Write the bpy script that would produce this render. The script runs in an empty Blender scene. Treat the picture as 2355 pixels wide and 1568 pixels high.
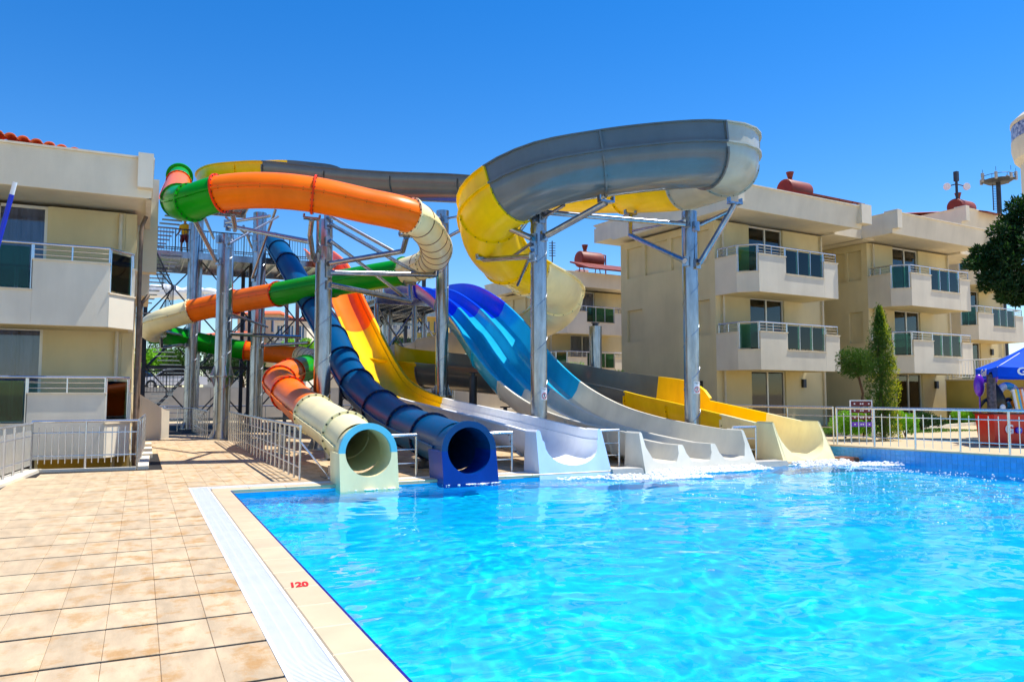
import bpy, bmesh, math, random
from mathutils import Vector, Matrix, noise
V = Vector
random.seed(7)
sc = bpy.context.scene
COL = sc.collection
# ------------------------------------------------------------------ camera
F, CX, CY = 1768.0, 1177.5, 784.0            # focal length and centre in pixels of the 2355 px wide view of the photo
TILT = math.atan(123 / F)
PHI = math.atan(855 * math.cos(TILT) / F)
CAM = V((0, 0, 1.6))
cd = bpy.data.cameras.new('camera'); co = bpy.data.objects.new('camera', cd); COL.objects.link(co); sc.camera = co
cd.sensor_width = 36; cd.sensor_fit = 'HORIZONTAL'; cd.lens = 36 * F / 2355; cd.clip_start = 0.1; cd.clip_end = 6000
co.location = CAM; co.rotation_euler = (math.pi / 2 + TILT, 0, -PHI)
# ------------------------------------------------------------------ sky and sun
SUN = V((0.46, -0.075, 1.0)).normalized()
w = bpy.data.worlds.new('World'); sc.world = w; w.use_nodes = True
nt = w.node_tree
sky = nt.nodes.new('ShaderNodeTexSky'); sky.sky_type = 'NISHITA'; sky.sun_disc = False
sky.sun_elevation = math.asin(SUN.z); sky.sun_rotation = math.atan2(SUN.x, SUN.y)
sky.altitude = 2500; sky.air_density = 1.5; sky.dust_density = 0.0; sky.ozone_density = 5.0
hs = nt.nodes.new('ShaderNodeHueSaturation'); hs.inputs['Saturation'].default_value = 1.36; hs.inputs['Hue'].default_value = 0.508; hs.inputs['Value'].default_value = 1.2
nt.links.new(sky.outputs[0], hs.inputs['Color'])
bg = nt.nodes['Background']; bg.inputs[1].default_value = 0.106
nt.links.new(hs.outputs[0], bg.inputs[0])
sl = bpy.data.lights.new('sun', 'SUN'); so = bpy.data.objects.new('sun', sl); COL.objects.link(so)
sl.energy = 5.0; sl.angle = math.radians(0.53); sl.color = (1.0, 0.955, 0.87)
so.rotation_euler = SUN.to_track_quat('Z', 'Y').to_euler(); so.location = SUN * 60
sl.cycles.is_caustics_light = True
vs = sc.view_settings; vs.view_transform = 'Standard'; vs.look = 'None'; vs.gamma = 1.0; vs.use_curve_mapping = False
vs.exposure = 0.5
sc.cycles.use_denoising = True; sc.cycles.max_bounces = 9; sc.cycles.transmission_bounces = 6
sc.cycles.transparent_max_bounces = 12; sc.cycles.sample_clamp_indirect = 6; sc.cycles.blur_glossy = 0.3

# ------------------------------------------------------------------ pixel -> place helpers
FW = V((math.sin(PHI) * math.cos(TILT), math.cos(PHI) * math.cos(TILT), math.sin(TILT)))
RT = V((math.cos(PHI), -math.sin(PHI), 0)); UP = RT.cross(FW)
def at(x, y, X=None, Y=None, Z=None, D=None):
    d = FW + RT * ((x - CX) / F) - UP * ((y - CY) / F)
    if X is not None: s = X / d.x
    elif Y is not None: s = Y / d.y
    elif Z is not None: s = (Z - CAM.z) / d.z
    else: s = D
    return CAM + d * s
def atz(x, D, z):                                # pixel column, depth, real height
    p = CAM + FW * D + RT * ((x - CX) / F * D); p.z = z; return p
def px(p):
    q = V(p) - CAM; z = q.dot(FW)
    return (CX + F * q.dot(RT) / z, CY - F * q.dot(UP) / z, z)

# ------------------------------------------------------------------ mesh builder
LOC = {}
class MB:
    def __init__(s): s.v = []; s.f = []; s.m = []
    def add(s, vs_, fs, mi=0):
        o = len(s.v); s.v += [V(p) for p in vs_]
        for f in fs: s.f.append([i + o for i in f]); s.m.append(mi)
        return s
    def hexa(s, p, mi=0):                          # 4 bottom then 4 top corners
        return s.add(p, [(3, 2, 1, 0), (4, 5, 6, 7), (0, 1, 5, 4), (1, 2, 6, 5), (2, 3, 7, 6), (3, 0, 4, 7)], mi)
    def box(s, a, b, mi=0, T=None):
        x0, y0, z0 = a; x1, y1, z1 = b
        x0, x1 = min(x0, x1), max(x0, x1); y0, y1 = min(y0, y1), max(y0, y1); z0, z1 = min(z0, z1), max(z0, z1)
        p = [(x0, y0, z0), (x1, y0, z0), (x1, y1, z0), (x0, y1, z0), (x0, y0, z1), (x1, y0, z1), (x1, y1, z1), (x0, y1, z1)]
        if T: p = [T(*q) for q in p]
        return s.hexa(p, mi)
    def tube(s, p, q, r, n=10, r2=None, mi=0, caps=True):
        p, q = V(p), V(q); t = (q - p)
        if t.length < 1e-6: return s
        t.normalize(); a = t.orthogonal().normalized(); b = t.cross(a); r2 = r if r2 is None else r2
        vs_ = [p + (a * math.cos(2 * math.pi * k / n) + b * math.sin(2 * math.pi * k / n)) * r for k in range(n)]
        vs_ += [q + (a * math.cos(2 * math.pi * k / n) + b * math.sin(2 * math.pi * k / n)) * r2 for k in range(n)]
        fs = [(k, (k + 1) % n, n + (k + 1) % n, n + k) for k in range(n)]
        if caps: fs += [tuple(range(n))[::-1], tuple(range(n, 2 * n))]
        return s.add(vs_, fs, mi)
    def pipe(s, pts, r, n=8, mi=0):
        for a, b in zip(pts, pts[1:]): s.tube(a, b, r, n, mi=mi)
        return s
    def prism(s, poly, T, w0, w1, mi=0):          # polygon (a,b) extruded along the third local axis
        n = len(poly)
        vs_ = [T(a, b, w0) for a, b in poly] + [T(a, b, w1) for a, b in poly]
        return s.add(vs_, [tuple(range(n))[::-1], tuple(range(n, 2 * n))] + [(k, (k + 1) % n, n + (k + 1) % n, n + k) for k in range(n)], mi)
    def build(s, name, mats, parent=None, smooth=None, fix=True, weld=False):
        me = bpy.data.meshes.new(name)
        off = LOC.get(parent, V((0, 0, 0))) if parent else V((0, 0, 0))
        me.from_pydata([p - off for p in s.v], [], s.f)
        mats = mats if isinstance(mats, (list, tuple)) else [mats]
        for m_ in mats: me.materials.append(M[m_] if isinstance(m_, str) else m_)
        if len(mats) > 1: me.polygons.foreach_set('material_index', s.m)
        if fix:
            bm = bmesh.new(); bm.from_mesh(me)
            if weld: bmesh.ops.remove_doubles(bm, verts=bm.verts, dist=1e-4)
            bmesh.ops.recalc_face_normals(bm, faces=bm.faces); bm.to_mesh(me); bm.free()
        if smooth is not None:
            me.polygons.foreach_set('use_smooth', [True] * len(me.polygons)); me.set_sharp_from_angle(angle=math.radians(smooth))
        o = bpy.data.objects.new(name, me); COL.objects.link(o)
        if parent: o.parent = parent; LOC[o] = off
        return o
def tag(o, label=None, cat=None, group=None, kind=None):
    if label: o['label'] = label
    if cat: o['category'] = cat
    if group: o['group'] = group
    if kind: o['kind'] = kind
    return o
def thing(name, loc, label, cat, group=None):
    o = bpy.data.objects.new(name, None); COL.objects.link(o); o.location = loc; o.empty_display_size = 0.3
    LOC[o] = V(loc); return tag(o, label, cat, group)
def solo(o, origin):                              # give a one-mesh thing its origin at its base
    origin = V(origin); o.data.transform(Matrix.Translation(-origin)); o.location = origin; return o
def inst(name, me, parent, loc, rot=None, scale=None):
    o = bpy.data.objects.new(name, me); COL.objects.link(o); o.parent = parent
    o.location = V(loc) - LOC[parent]
    if rot is not None: o.rotation_euler = rot
    if scale is not None: o.scale = scale
    LOC[o] = V(loc); return o
def spline(ctrl, step=0.25):
    """Catmull-Rom through ctrl; returns points and the index of each control point"""
    P = [V(c) for c in ctrl]; n = len(P)
    P = [P[0] * 2 - P[1]] + P + [P[-1] * 2 - P[-2]]
    out = []; idx = []
    for i in range(1, n):
        p0, p1, p2, p3 = P[i - 1], P[i], P[i + 1], P[i + 2]
        t0 = 0; t1 = t0 + max(1e-4, (p1 - p0).length) ** .5; t2 = t1 + max(1e-4, (p2 - p1).length) ** .5; t3 = t2 + max(1e-4, (p3 - p2).length) ** .5
        k = max(2, int((p2 - p1).length / step)); idx.append(len(out))
        for j in range(k):
            t = t1 + (t2 - t1) * j / k
            a1 = p0 * ((t1 - t) / (t1 - t0)) + p1 * ((t - t0) / (t1 - t0)); a2 = p1 * ((t2 - t) / (t2 - t1)) + p2 * ((t - t1) / (t2 - t1)); a3 = p2 * ((t3 - t) / (t3 - t2)) + p3 * ((t - t2) / (t3 - t2))
            b1 = a1 * ((t2 - t) / (t2 - t0)) + a2 * ((t - t0) / (t2 - t0)); b2 = a2 * ((t3 - t) / (t3 - t1)) + a3 * ((t - t1) / (t3 - t1))
            out.append(b1 * ((t2 - t) / (t2 - t1)) + b2 * ((t - t1) / (t2 - t1)))
    idx.append(len(out)); out.append(P[n].copy())
    return out, idx
def frames(pts):
    fr = []
    for i, p in enumerate(pts):
        t = (pts[min(i + 1, len(pts) - 1)] - pts[max(i - 1, 0)]).normalized()
        s = t.cross(V((0, 0, 1))).normalized(); fr.append((p, t, s, s.cross(t)))
    return fr
def sweep(mb, fr, prof, closed=True, caps=True, mi=0):
    n = len(prof); vs_ = []; fs = []
    for p, t, s, u in fr: vs_ += [p + s * a + u * b for a, b in prof]
    for i in range(len(fr) - 1):
        for k in range(n if closed else n - 1):
            fs.append((i * n + k, i * n + (k + 1) % n, (i + 1) * n + (k + 1) % n, (i + 1) * n + k))
    if closed and caps: fs += [tuple(range(n))[::-1], tuple(range((len(fr) - 1) * n, len(fr) * n))]
    return mb.add(vs_, fs, mi)

# ------------------------------------------------------------------ materials
M = {}
def S(r, g, b):
    return tuple(((c / 255) / 12.92 if c / 255 <= .04045 else ((c / 255 + .055) / 1.055) ** 2.4) for c in (r, g, b))
def mat(name, col, rough=.5, metal=0., var=.12, vscale=3., bump=0., bscale=40., coat=0., spec=.5, rnd=0., var2=None, stretch=None, trans=None, streak=0., streak_scale=(.75, .75, .14)):
    m = bpy.data.materials.new(name); m.use_nodes = True; M[name] = m
    n = m.node_tree.nodes; L = m.node_tree.links.new; b = n['Principled BSDF']
    b.inputs['Roughness'].default_value = rough; b.inputs['Metallic'].default_value = metal
    b.inputs['Specular IOR Level'].default_value = spec
    if coat: b.inputs['Coat Weight'].default_value = coat; b.inputs['Coat Roughness'].default_value = .08
    g = n.new('ShaderNodeNewGeometry')
    src = g.outputs['Position']
    if stretch:
        mp = n.new('ShaderNodeMapping'); mp.inputs['Scale'].default_value = stretch; L(src, mp.inputs[0]); src = mp.outputs[0]
    tx = n.new('ShaderNodeTexNoise'); tx.inputs['Scale'].default_value = vscale; tx.inputs['Detail'].default_value = 6; L(src, tx.inputs['Vector'])
    rp = n.new('ShaderNodeValToRGB'); rp.color_ramp.elements[0].position = .3; rp.color_ramp.elements[1].position = .7
    c2 = var2 or tuple(min(1, c * (1 + var)) for c in col)
    rp.color_ramp.elements[0].color = (*[c * (1 - var) for c in col], 1); rp.color_ramp.elements[1].color = (*c2, 1)
    L(tx.outputs['Fac'], rp.inputs[0]); cs = rp.outputs[0]
    if rnd:
        oi = n.new('ShaderNodeObjectInfo'); ad = n.new('ShaderNodeMath'); ad.operation = 'ADD'; L(oi.outputs['Random'], ad.inputs[0]); L(g.outputs['Random Per Island'], ad.inputs[1])
        fr_ = n.new('ShaderNodeMath'); fr_.operation = 'FRACT'; L(ad.outputs[0], fr_.inputs[0])
        mr = n.new('ShaderNodeMapRange'); mr.inputs[3].default_value = 1 - rnd; mr.inputs[4].default_value = 1 + rnd; L(fr_.outputs[0], mr.inputs[0])
        mx = n.new('ShaderNodeMix'); mx.data_type = 'RGBA'; mx.blend_type = 'MULTIPLY'; mx.inputs[0].default_value = 1
        L(cs, mx.inputs[6]); L(mr.outputs[0], mx.inputs[7]); cs = mx.outputs[2]
    if streak:                                        # rain and dirt streaks
        mp2 = n.new('ShaderNodeMapping'); mp2.inputs['Scale'].default_value = streak_scale; L(g.outputs['Position'], mp2.inputs[0])
        t3 = n.new('ShaderNodeTexNoise'); t3.inputs['Scale'].default_value = 1.7; t3.inputs['Detail'].default_value = 8; t3.inputs['Roughness'].default_value = .65; L(mp2.outputs[0], t3.inputs['Vector'])
        m3 = n.new('ShaderNodeMapRange'); m3.inputs[1].default_value = .42; m3.inputs[2].default_value = .68; m3.inputs[3].default_value = 1; m3.inputs[4].default_value = 1 - streak; L(t3.outputs['Fac'], m3.inputs[0])
        mx3 = n.new('ShaderNodeMix'); mx3.data_type = 'RGBA'; mx3.blend_type = 'MULTIPLY'; mx3.inputs[0].default_value = 1; L(cs, mx3.inputs[6]); L(m3.outputs[0], mx3.inputs[7]); cs = mx3.outputs[2]
    L(cs, b.inputs['Base Color'])
    if trans:
        tr = n.new('ShaderNodeBsdfTranslucent'); tr.inputs[0].default_value = (*trans[0], 1); ms = n.new('ShaderNodeMixShader'); ms.inputs[0].default_value = trans[1]
        L(b.outputs[0], ms.inputs[1]); L(tr.outputs[0], ms.inputs[2]); L(ms.outputs[0], n['Material Output'].inputs[0])
    if bump:
        t2 = n.new('ShaderNodeTexNoise'); t2.inputs['Scale'].default_value = bscale; t2.inputs['Detail'].default_value = 4; L(src, t2.inputs['Vector'])
        bp = n.new('ShaderNodeBump'); bp.inputs['Strength'].default_value = bump; bp.inputs['Distance'].default_value = .02; L(t2.outputs['Fac'], bp.inputs['Height']); L(bp.outputs[0], b.inputs['Normal'])
    return m
G = dict(rough=.34, coat=.04, spec=.2, streak=.1, streak_scale=(1.3, 1.3, .5), var=.09, vscale=.9, bump=.02, bscale=60)
mat('orange', S(255, 116, 0), **G); mat('yellow', S(255, 205, 0), **G); mat('green', S(8, 150, 14), **G); mat('cream', S(250, 234, 180), **G)
mat('navy', S(0, 74, 122), **G); mat('darknavy', S(0, 22, 66), **G); mat('cobalt', S(0, 46, 215), **{**G, 'rough': .2, 'spec': .5}); mat('turquoise', S(30, 170, 212), **{**G, 'rough': .16, 'spec': .6, 'coat': .4})
mat('beige', S(222, 216, 198), **G); mat('slidegrey', S(100, 105, 106), **{**G, 'spec': .5, 'rough': .24, 'coat': .25}); mat('greycream', S(178, 178, 164), **{**G, 'spec': .4, 'rough': .26}); mat('white_gel', S(248, 248, 247), **G); mat('aqua', S(125, 215, 225), **G)
mat('skyblue', S(185, 212, 240), **G); mat('redorange', S(235, 58, 0), **G); mat('bluebase', S(0, 58, 140), **G); mat('rib', S(105, 60, 40), rough=.5)
mat('galv', S(158, 164, 174), rough=.24, metal=.95, var=.22, vscale=9, bump=.03, bscale=50, stretch=(1, 1, .25))
mat('steel', S(205, 208, 214), rough=.22, metal=.85, var=.05)
mat('steel_dark', S(58, 62, 70), rough=.5, metal=.4, var=.2)
mat('bolt', S(70, 60, 55), rough=.5, metal=.6)
mat('plaster', S(214, 199, 156), rough=.9, var=.06, vscale=.9, bump=.18, bscale=70, spec=.2, streak=.08)
mat('plaster_white', S(222, 213, 192), rough=.9, var=.07, vscale=.8, bump=.2, bscale=60, spec=.2, streak=.1)
mat('plaster_ochre', S(186, 158, 80), rough=.9, var=.1, vscale=1, bump=.18, bscale=60, spec=.2)
mat('marble', S(224, 208, 178), rough=.45, var=.1, vscale=5)
mat('alu', S(222, 220, 212), rough=.4, metal=.3, var=.04)
mat('roof_tile', S(205, 92, 44), rough=.8, var=.25, vscale=4, rnd=.18)
mat('tank', S(128, 46, 20), rough=.55, var=.25, vscale=2.5, bump=.1)
mat('solar', S(70, 90, 120), rough=.12, metal=.3, var=.1, vscale=2)
mat('pipe_plastic', S(205, 196, 172), rough=.6)
mat('pipe_brown', S(110, 92, 76), rough=.6, var=.3, vscale=6)
mat('concrete', S(172, 168, 160), rough=.9, var=.14, vscale=1.4, bump=.25, bscale=30)
mat('ground', S(178, 160, 128), rough=.95, var=.2, vscale=.4, bump=.3, bscale=12)
mat('grout', S(26, 22, 20), rough=.9)
mat('paving', S(190, 168, 132), rough=.8, var=.1, vscale=2, bump=.1)
mat('grate', S(222, 224, 226), rough=.45, var=.04)
mat('coping', S(214, 192, 156), rough=.35, var=.07, vscale=2.5, rnd=.05)
mat('edge_blue', S(16, 14, 130), rough=.15, var=.3, vscale=30, rnd=.15)
mat('wall_tile', S(60, 164, 228), rough=.2, var=.08, vscale=14, rnd=.07)
mat('red_paint', S(205, 20, 24), rough=.6); mat('red_box', S(222, 22, 24), rough=.35, coat=.2)
mat('white', S(236, 236, 236), rough=.5, var=.03); mat('black', S(14, 14, 16), rough=.35)
mat('blue_cloth', S(0, 84, 230), rough=.8, var=.1, vscale=3, spec=.2, trans=(S(0, 84, 230), .2))
mat('blue_pole', S(10, 40, 190), rough=.35); mat('maroon', S(104, 16, 24), rough=.4); mat('purple', S(110, 40, 190), rough=.3, coat=.4)
mat('curtain', S(205, 205, 215), rough=.95, var=.25, vscale=9, stretch=(1, 1, .05))
mat('trunk', S(98, 74, 54), rough=.95, var=.3, vscale=8, bump=.5, bscale=20)
mat('soil', S(156, 132, 76), rough=1, var=.25, vscale=5, bump=.4)
mat('grass', S(84, 136, 28), rough=.9, var=.3, vscale=6, rnd=.25)
for nm, c, tcol in (('leaf', (46, 84, 18), (100, 140, 20)), ('leaf_dark', (30, 64, 24), (50, 90, 25)), ('leaf_bright', (122, 186, 28), (160, 210, 40)), ('leaf_cypress', (54, 92, 20), (120, 140, 15)), ('leaf_painted_sun', (200, 200, 30), (190, 190, 40)), ('needle', (30, 60, 18), (60, 100, 20))):  # the gold leaf colour paints sunlight on the cypress
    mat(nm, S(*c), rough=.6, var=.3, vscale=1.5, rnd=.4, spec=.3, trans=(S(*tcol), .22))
mat('skin', S(176, 120, 88), rough=.6); mat('shirt', S(226, 176, 24), rough=.9); mat('shorts', S(120, 26, 30), rough=.9); mat('hair', S(30, 22, 18), rough=.8)
mat('brown', S(120, 70, 40), rough=.6); mat('orange_vinyl', S(245, 130, 20), rough=.3, coat=.4); mat('cyan_vinyl', S(60, 180, 225), rough=.3, coat=.4); mat('yellow_vinyl', S(250, 210, 40), rough=.3, coat=.4)
def glass(name, col, alpha, rough=.03):
    m = bpy.data.materials.new(name); m.use_nodes = True; M[name] = m; n = m.node_tree.nodes; L = m.node_tree.links.new; n.clear()
    t = n.new('ShaderNodeBsdfTransparent'); t.inputs[0].default_value = (*col, 1); g = n.new('ShaderNodeBsdfGlossy'); g.inputs['Roughness'].default_value = rough
    fr_ = n.new('ShaderNodeFresnel'); fr_.inputs[0].default_value = 1.5; ad = n.new('ShaderNodeMath'); ad.operation = 'ADD'; ad.inputs[1].default_value = alpha; L(fr_.outputs[0], ad.inputs[0])
    mx = n.new('ShaderNodeMixShader'); o = n.new('ShaderNodeOutputMaterial'); L(ad.outputs[0], mx.inputs[0]); L(t.outputs[0], mx.inputs[1]); L(g.outputs[0], mx.inputs[2]); L(mx.outputs[0], o.inputs[0])
glass('window_glass', (.66, .7, .78), .03); glass('green_glass', (.3, .58, .44), .0)
# plank-stone deck tiles with rusty water stains
def deck_material():
    m = mat('deck_tile', S(190, 167, 134), rough=.75, var=.17, vscale=7, bump=.12, bscale=45, rnd=.09, stretch=(1, .35, 1))
    n = m.node_tree.nodes; L = m.node_tree.links.new; b = n['Principled BSDF']; cs = b.inputs['Base Color'].links[0].from_socket
    g = n.new('ShaderNodeNewGeometry'); mp = n.new('ShaderNodeMapping'); mp.inputs['Scale'].default_value = (1.5, 1.2, 1); L(g.outputs['Position'], mp.inputs[0])
    t = n.new('ShaderNodeTexNoise'); t.inputs['Scale'].default_value = 2.4; t.inputs['Detail'].default_value = 9; t.inputs['Roughness'].default_value = .68; L(mp.outputs[0], t.inputs['Vector'])
    r = n.new('ShaderNodeValToRGB'); r.color_ramp.elements[0].position = .5; r.color_ramp.elements[1].position = .63; L(t.outputs['Fac'], r.inputs[0])
    t3 = n.new('ShaderNodeTexNoise'); t3.inputs['Scale'].default_value = .42; L(g.outputs['Position'], t3.inputs['Vector'])
    sx = n.new('ShaderNodeSeparateXYZ'); L(g.outputs['Position'], sx.inputs[0])
    mr = n.new('ShaderNodeMapRange'); mr.inputs[1].default_value = -1.5; mr.inputs[2].default_value = 0; mr.inputs[3].default_value = .12; mr.inputs[4].default_value = .75; L(sx.outputs[0], mr.inputs[0])
    mu = n.new('ShaderNodeMath'); mu.operation = 'MULTIPLY'; L(r.outputs[0], mu.inputs[0]); L(mr.outputs[0], mu.inputs[1])
    mx = n.new('ShaderNodeMix'); mx.data_type = 'RGBA'; mx.inputs[7].default_value = (*S(170, 124, 62), 1); L(mu.outputs[0], mx.inputs[0]); L(cs, mx.inputs[6]); L(mx.outputs[2], b.inputs['Base Color'])
deck_material()
def mosaic():
    m = mat('pool_mosaic', S(70, 190, 235), rough=.3, var=.05, vscale=2)
    n = m.node_tree.nodes; L = m.node_tree.links.new; b = n['Principled BSDF']
    g = n.new('ShaderNodeNewGeometry'); br = n.new('ShaderNodeTexBrick'); br.offset = 0; br.inputs['Scale'].default_value = 1
    br.inputs['Brick Width'].default_value = .125; br.inputs['Row Height'].default_value = .125; br.inputs['Mortar Size'].default_value = .004
    br.inputs['Color1'].default_value = (*S(0, 198, 240), 1); br.inputs['Color2'].default_value = (*S(0, 208, 247), 1); br.inputs['Mortar'].default_value = (*S(0, 210, 247), 1)
    L(g.outputs['Position'], br.inputs['Vector']); L(br.outputs[0], b.inputs['Base Color'])
mosaic()
def water_material():
    m = bpy.data.materials.new('water'); m.use_nodes = True; M['water'] = m; n = m.node_tree.nodes; L = m.node_tree.links.new; n.clear()
    g = n.new('ShaderNodeBsdfGlass'); g.inputs['Roughness'].default_value = 0; g.inputs['IOR'].default_value = 1.33; g.inputs['Color'].default_value = (.9, .985, 1, 1)
    o = n.new('ShaderNodeOutputMaterial'); L(g.outputs[0], o.inputs[0])
water_material()
# ================================================================== ground, deck, pool
PX0, PY1 = 1.41, 13.85                            # pool left edge and far edge
W0 = V((16.46, 14.85, 0)); WD = V((.1366, -.9906, 0)); WN = V((.9906, .1366, 0))
def wall_x(y): return W0.x + (W0.y - y) * WD.x / -WD.y
def rects(xs, ys, holes):
    for x0, x1 in zip(xs, xs[1:]):
        for y0, y1 in zip(ys, ys[1:]):
            cx, cy = (x0 + x1) / 2, (y0 + y1) / 2
            if not any(a <= cx <= b and c <= cy <= d for a, b, c, d in holes): yield x0, x1, y0, y1
mb = MB()
for x0, x1, y0, y1 in rects([-2500, -60, -14, -2.3, 0.05, PX0, 19, 80, 2500], [-2500, -60, -8, PY1, 15, 18.8, 21.6, 60, 2500],
                            [(PX0, 19, -8, PY1), (-14, -2.3, 15, 21.6), (-2.3, .05, 18.8, 21.6)]):
    mb.add([(x0, y0, -.034), (x1, y0, -.034), (x1, y1, -.034), (x0, y1, -.034)], [(0, 1, 2, 3)])
tag(mb.build('ground', 'ground', fix=False), kind='structure')
# dark bed of the tiles and the tiles themselves
mb = MB()
for x0, x1, y0, y1 in rects([-5, -2.3, .05, .79, 16.45], [1, 14.47, 15, 18.8, 21.6, 47], [(-5, -2.3, 15, 47), (-2.3, .05, 18.8, 21.6), (.79, 16.45, 1, 14.47)]):
    mb.add([(x0, y0, -.009), (x1, y0, -.009), (x1, y1, -.009), (x0, y1, -.009)], [(0, 1, 2, 3)])
deck = mb.build('pool_deck', 'grout', fix=False); tag(deck, kind='structure'); LOC[deck] = V((0, 0, 0))
TX, TY = .32, .715
def tile_verts(sx, sy, h=.03, c=.004):
    a, b = sx / 2, sy / 2
    v = [(-a, -b, -h), (a, -b, -h), (a, b, -h), (-a, b, -h), (-a, -b, -c), (a, -b, -c), (a, b, -c), (-a, b, -c), (-a + c, -b + c, 0), (a - c, -b + c, 0), (a - c, b - c, 0), (-a + c, b - c, 0)]
    f = [(0, 1, 5, 4), (1, 2, 6, 5), (2, 3, 7, 6), (3, 0, 4, 7), (4, 5, 9, 8), (5, 6, 10, 9), (6, 7, 11, 10), (7, 4, 8, 11), (8, 9, 10, 11)]
    return v, f
tv, tf = tile_verts(TX - .0012, TY - .042)
tile_me = bpy.data.meshes.new('tile'); tile_me.from_pydata(tv, [], tf); tile_me.materials.append(M['deck_tile'])
cand = []
for i in range(-14, 52):
    for j in range(-6, 60):
        x = -.485 + TX * (i + .5); y = 5.34 + TY * (j + .5)
        x0, x1, y0, y1 = x - TX / 2, x + TX / 2, y - TY / 2, y + TY / 2
        if x1 > 16.4 or x0 < -4.6 or y0 < 1.2: continue
        if x1 > .80 and y0 < 14.46: continue
        if y1 > 18.55 and y0 < 22.9 and x0 < .22: continue
        if x0 < -2.3 + max(0, y - 15) * .1 and y1 > 14: continue
        if x0 > .8 and y > 34: continue
        q = px((x, y, 0))
        inview = q[2] > 1 and -60 < q[0] < 2400 and q[1] < 1680
        cand.append((-(1 / q[2] ** 3) if inview else 1.0, x, y))
cand.sort()
rest = MB()
for k, (s, x, y) in enumerate(cand):
    dz = random.uniform(-.0015, .0015)
    if k < 296 and s < 0:
        inst('tile', tile_me, deck, (x, y, dz), rot=(random.uniform(-.002, .002), random.uniform(-.003, .003), 0))
    else: rest.add([(x + a, y + b, dz + c) for a, b, c in tv], tf)
tag(rest.build('far_tiles', 'deck_tile', deck, fix=False), kind='stuff')
# the strip of cut tiles beside the grate
mb = MB(); tag(mb.box((.795, 14.47, -.03), (16.4, 14.62, -.002)).build('border_strip', 'deck_tile', deck))
# ---- pool basin
XR = wall_x(PY1)
mb = MB(); zf = -1.35
a, b, c, d = V((PX0, -8, 0)), V((wall_x(-8), -8, 0)), V((XR, PY1, 0)), V((PX0, PY1, 0))
def at_z(p, z): return V((p.x, p.y, z))
mb.add([at_z(a, zf), at_z(b, zf), at_z(c, zf), at_z(d, zf)], [(0, 1, 2, 3)])
for p, q in ((a, b), (b, c), (c, d), (d, a)): mb.add([at_z(p, zf), at_z(q, zf), at_z(q, -.06), at_z(p, -.06)], [(0, 1, 2, 3)])
basin = mb.build('pool_basin', 'pool_mosaic', fix=False); tag(basin, kind='structure'); basin.cycles.is_caustics_receiver = True
# ---- coping stones, blue edge tiles, overflow grate
cop = thing('pool_coping', (PX0, PY1, 0), 'cream stone coping running round the pool edge beside the white grate', 'coping')
v_, f_ = tile_verts(.29, .596, .05, .008); cme = bpy.data.meshes.new('stone'); cme.from_pydata(v_, [], f_); cme.materials.append(M['coping'])
for k in range(22): inst('stone', cme, cop, (PX0 - .15, 13.55 - .6 * k, .004))
for k in range(25): inst('stone', cme, cop, (PX0 + .02 + .6 * k, PY1 + .13, .004), rot=(0, 0, math.pi / 2))
v_, f_ = tile_verts(.03, .245, .075, .004); eme = bpy.data.meshes.new('edge_tile'); eme.from_pydata(v_, [], f_); eme.materials.append(M['edge_blue'])
edg = thing('pool_edge_trim', (PX0, PY1, -.06), 'narrow dark blue tile trim along the left waterline', 'tile trim')
for k in range(46): inst('edge_tile', eme, edg, (PX0 + .006, 13.7 - .25 * k, -.006))
mb = MB(); mb.box((PX0 - .012, 2, -.1), (PX0 - .001, PY1 - .02, -.01)); tag(mb.build('grout_line', 'white', edg))
gr = thing('overflow_grate', (.95, 9, 0), 'white slatted overflow grate between deck tiles and cream coping', 'grate')
mb = MB(); y = 14.44
while y > 2.2: mb.box((.82, y, -.012), (1.08, y + .0125, 0)); y -= .021
x = 1.12
while x < 16.3: mb.box((x, 14.17, -.012), (x + .0125, 14.43, 0)); x += .021
tag(mb.build('slats', 'grate', gr, fix=False), kind='stuff')
mb = MB()
for xx in (.793, 1.08): mb.box((xx, 2, -.03), (xx + .027, 14.46, .003))
for xx in (.9, .985): mb.box((xx, 2, -.03), (xx + .012, 14.44, -.004))
for yy in (14.145, 14.43): mb.box((1.107 if yy < 14.3 else .793, yy, -.03), (16.35, yy + .027, .0025))
mb.build('frame', 'grate', gr); mb = MB(); mb.box((.8, 2, -.031), (1.1, 14.46, -.0125)); mb.box((1.1, 14.15, -.031), (16.35, 14.45, -.0125)); mb.build('channel', 'concrete', gr)
# red depth mark on the coping
cu = bpy.data.curves.new('depth_mark', 'FONT'); cu.body = '120'; cu.size = .2; cu.extrude = .0008; cu.align_x = 'CENTER'; cu.align_y = 'CENTER'; cu.offset = .009
o = bpy.data.objects.new('depth_mark', cu); COL.objects.link(o); bpy.context.view_layer.update()
me = bpy.data.meshes.new_from_object(o); bpy.data.objects.remove(o); me.materials.append(M['red_paint'])
o = bpy.data.objects.new('depth_mark', me); COL.objects.link(o); o.location = (1.25, 6.72, .0065); o.scale = (.52, 1.15, 1); o.rotation_euler = (0, 0, -.12)
tag(o, 'red number 120 painted on the cream coping', 'depth mark')
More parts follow.
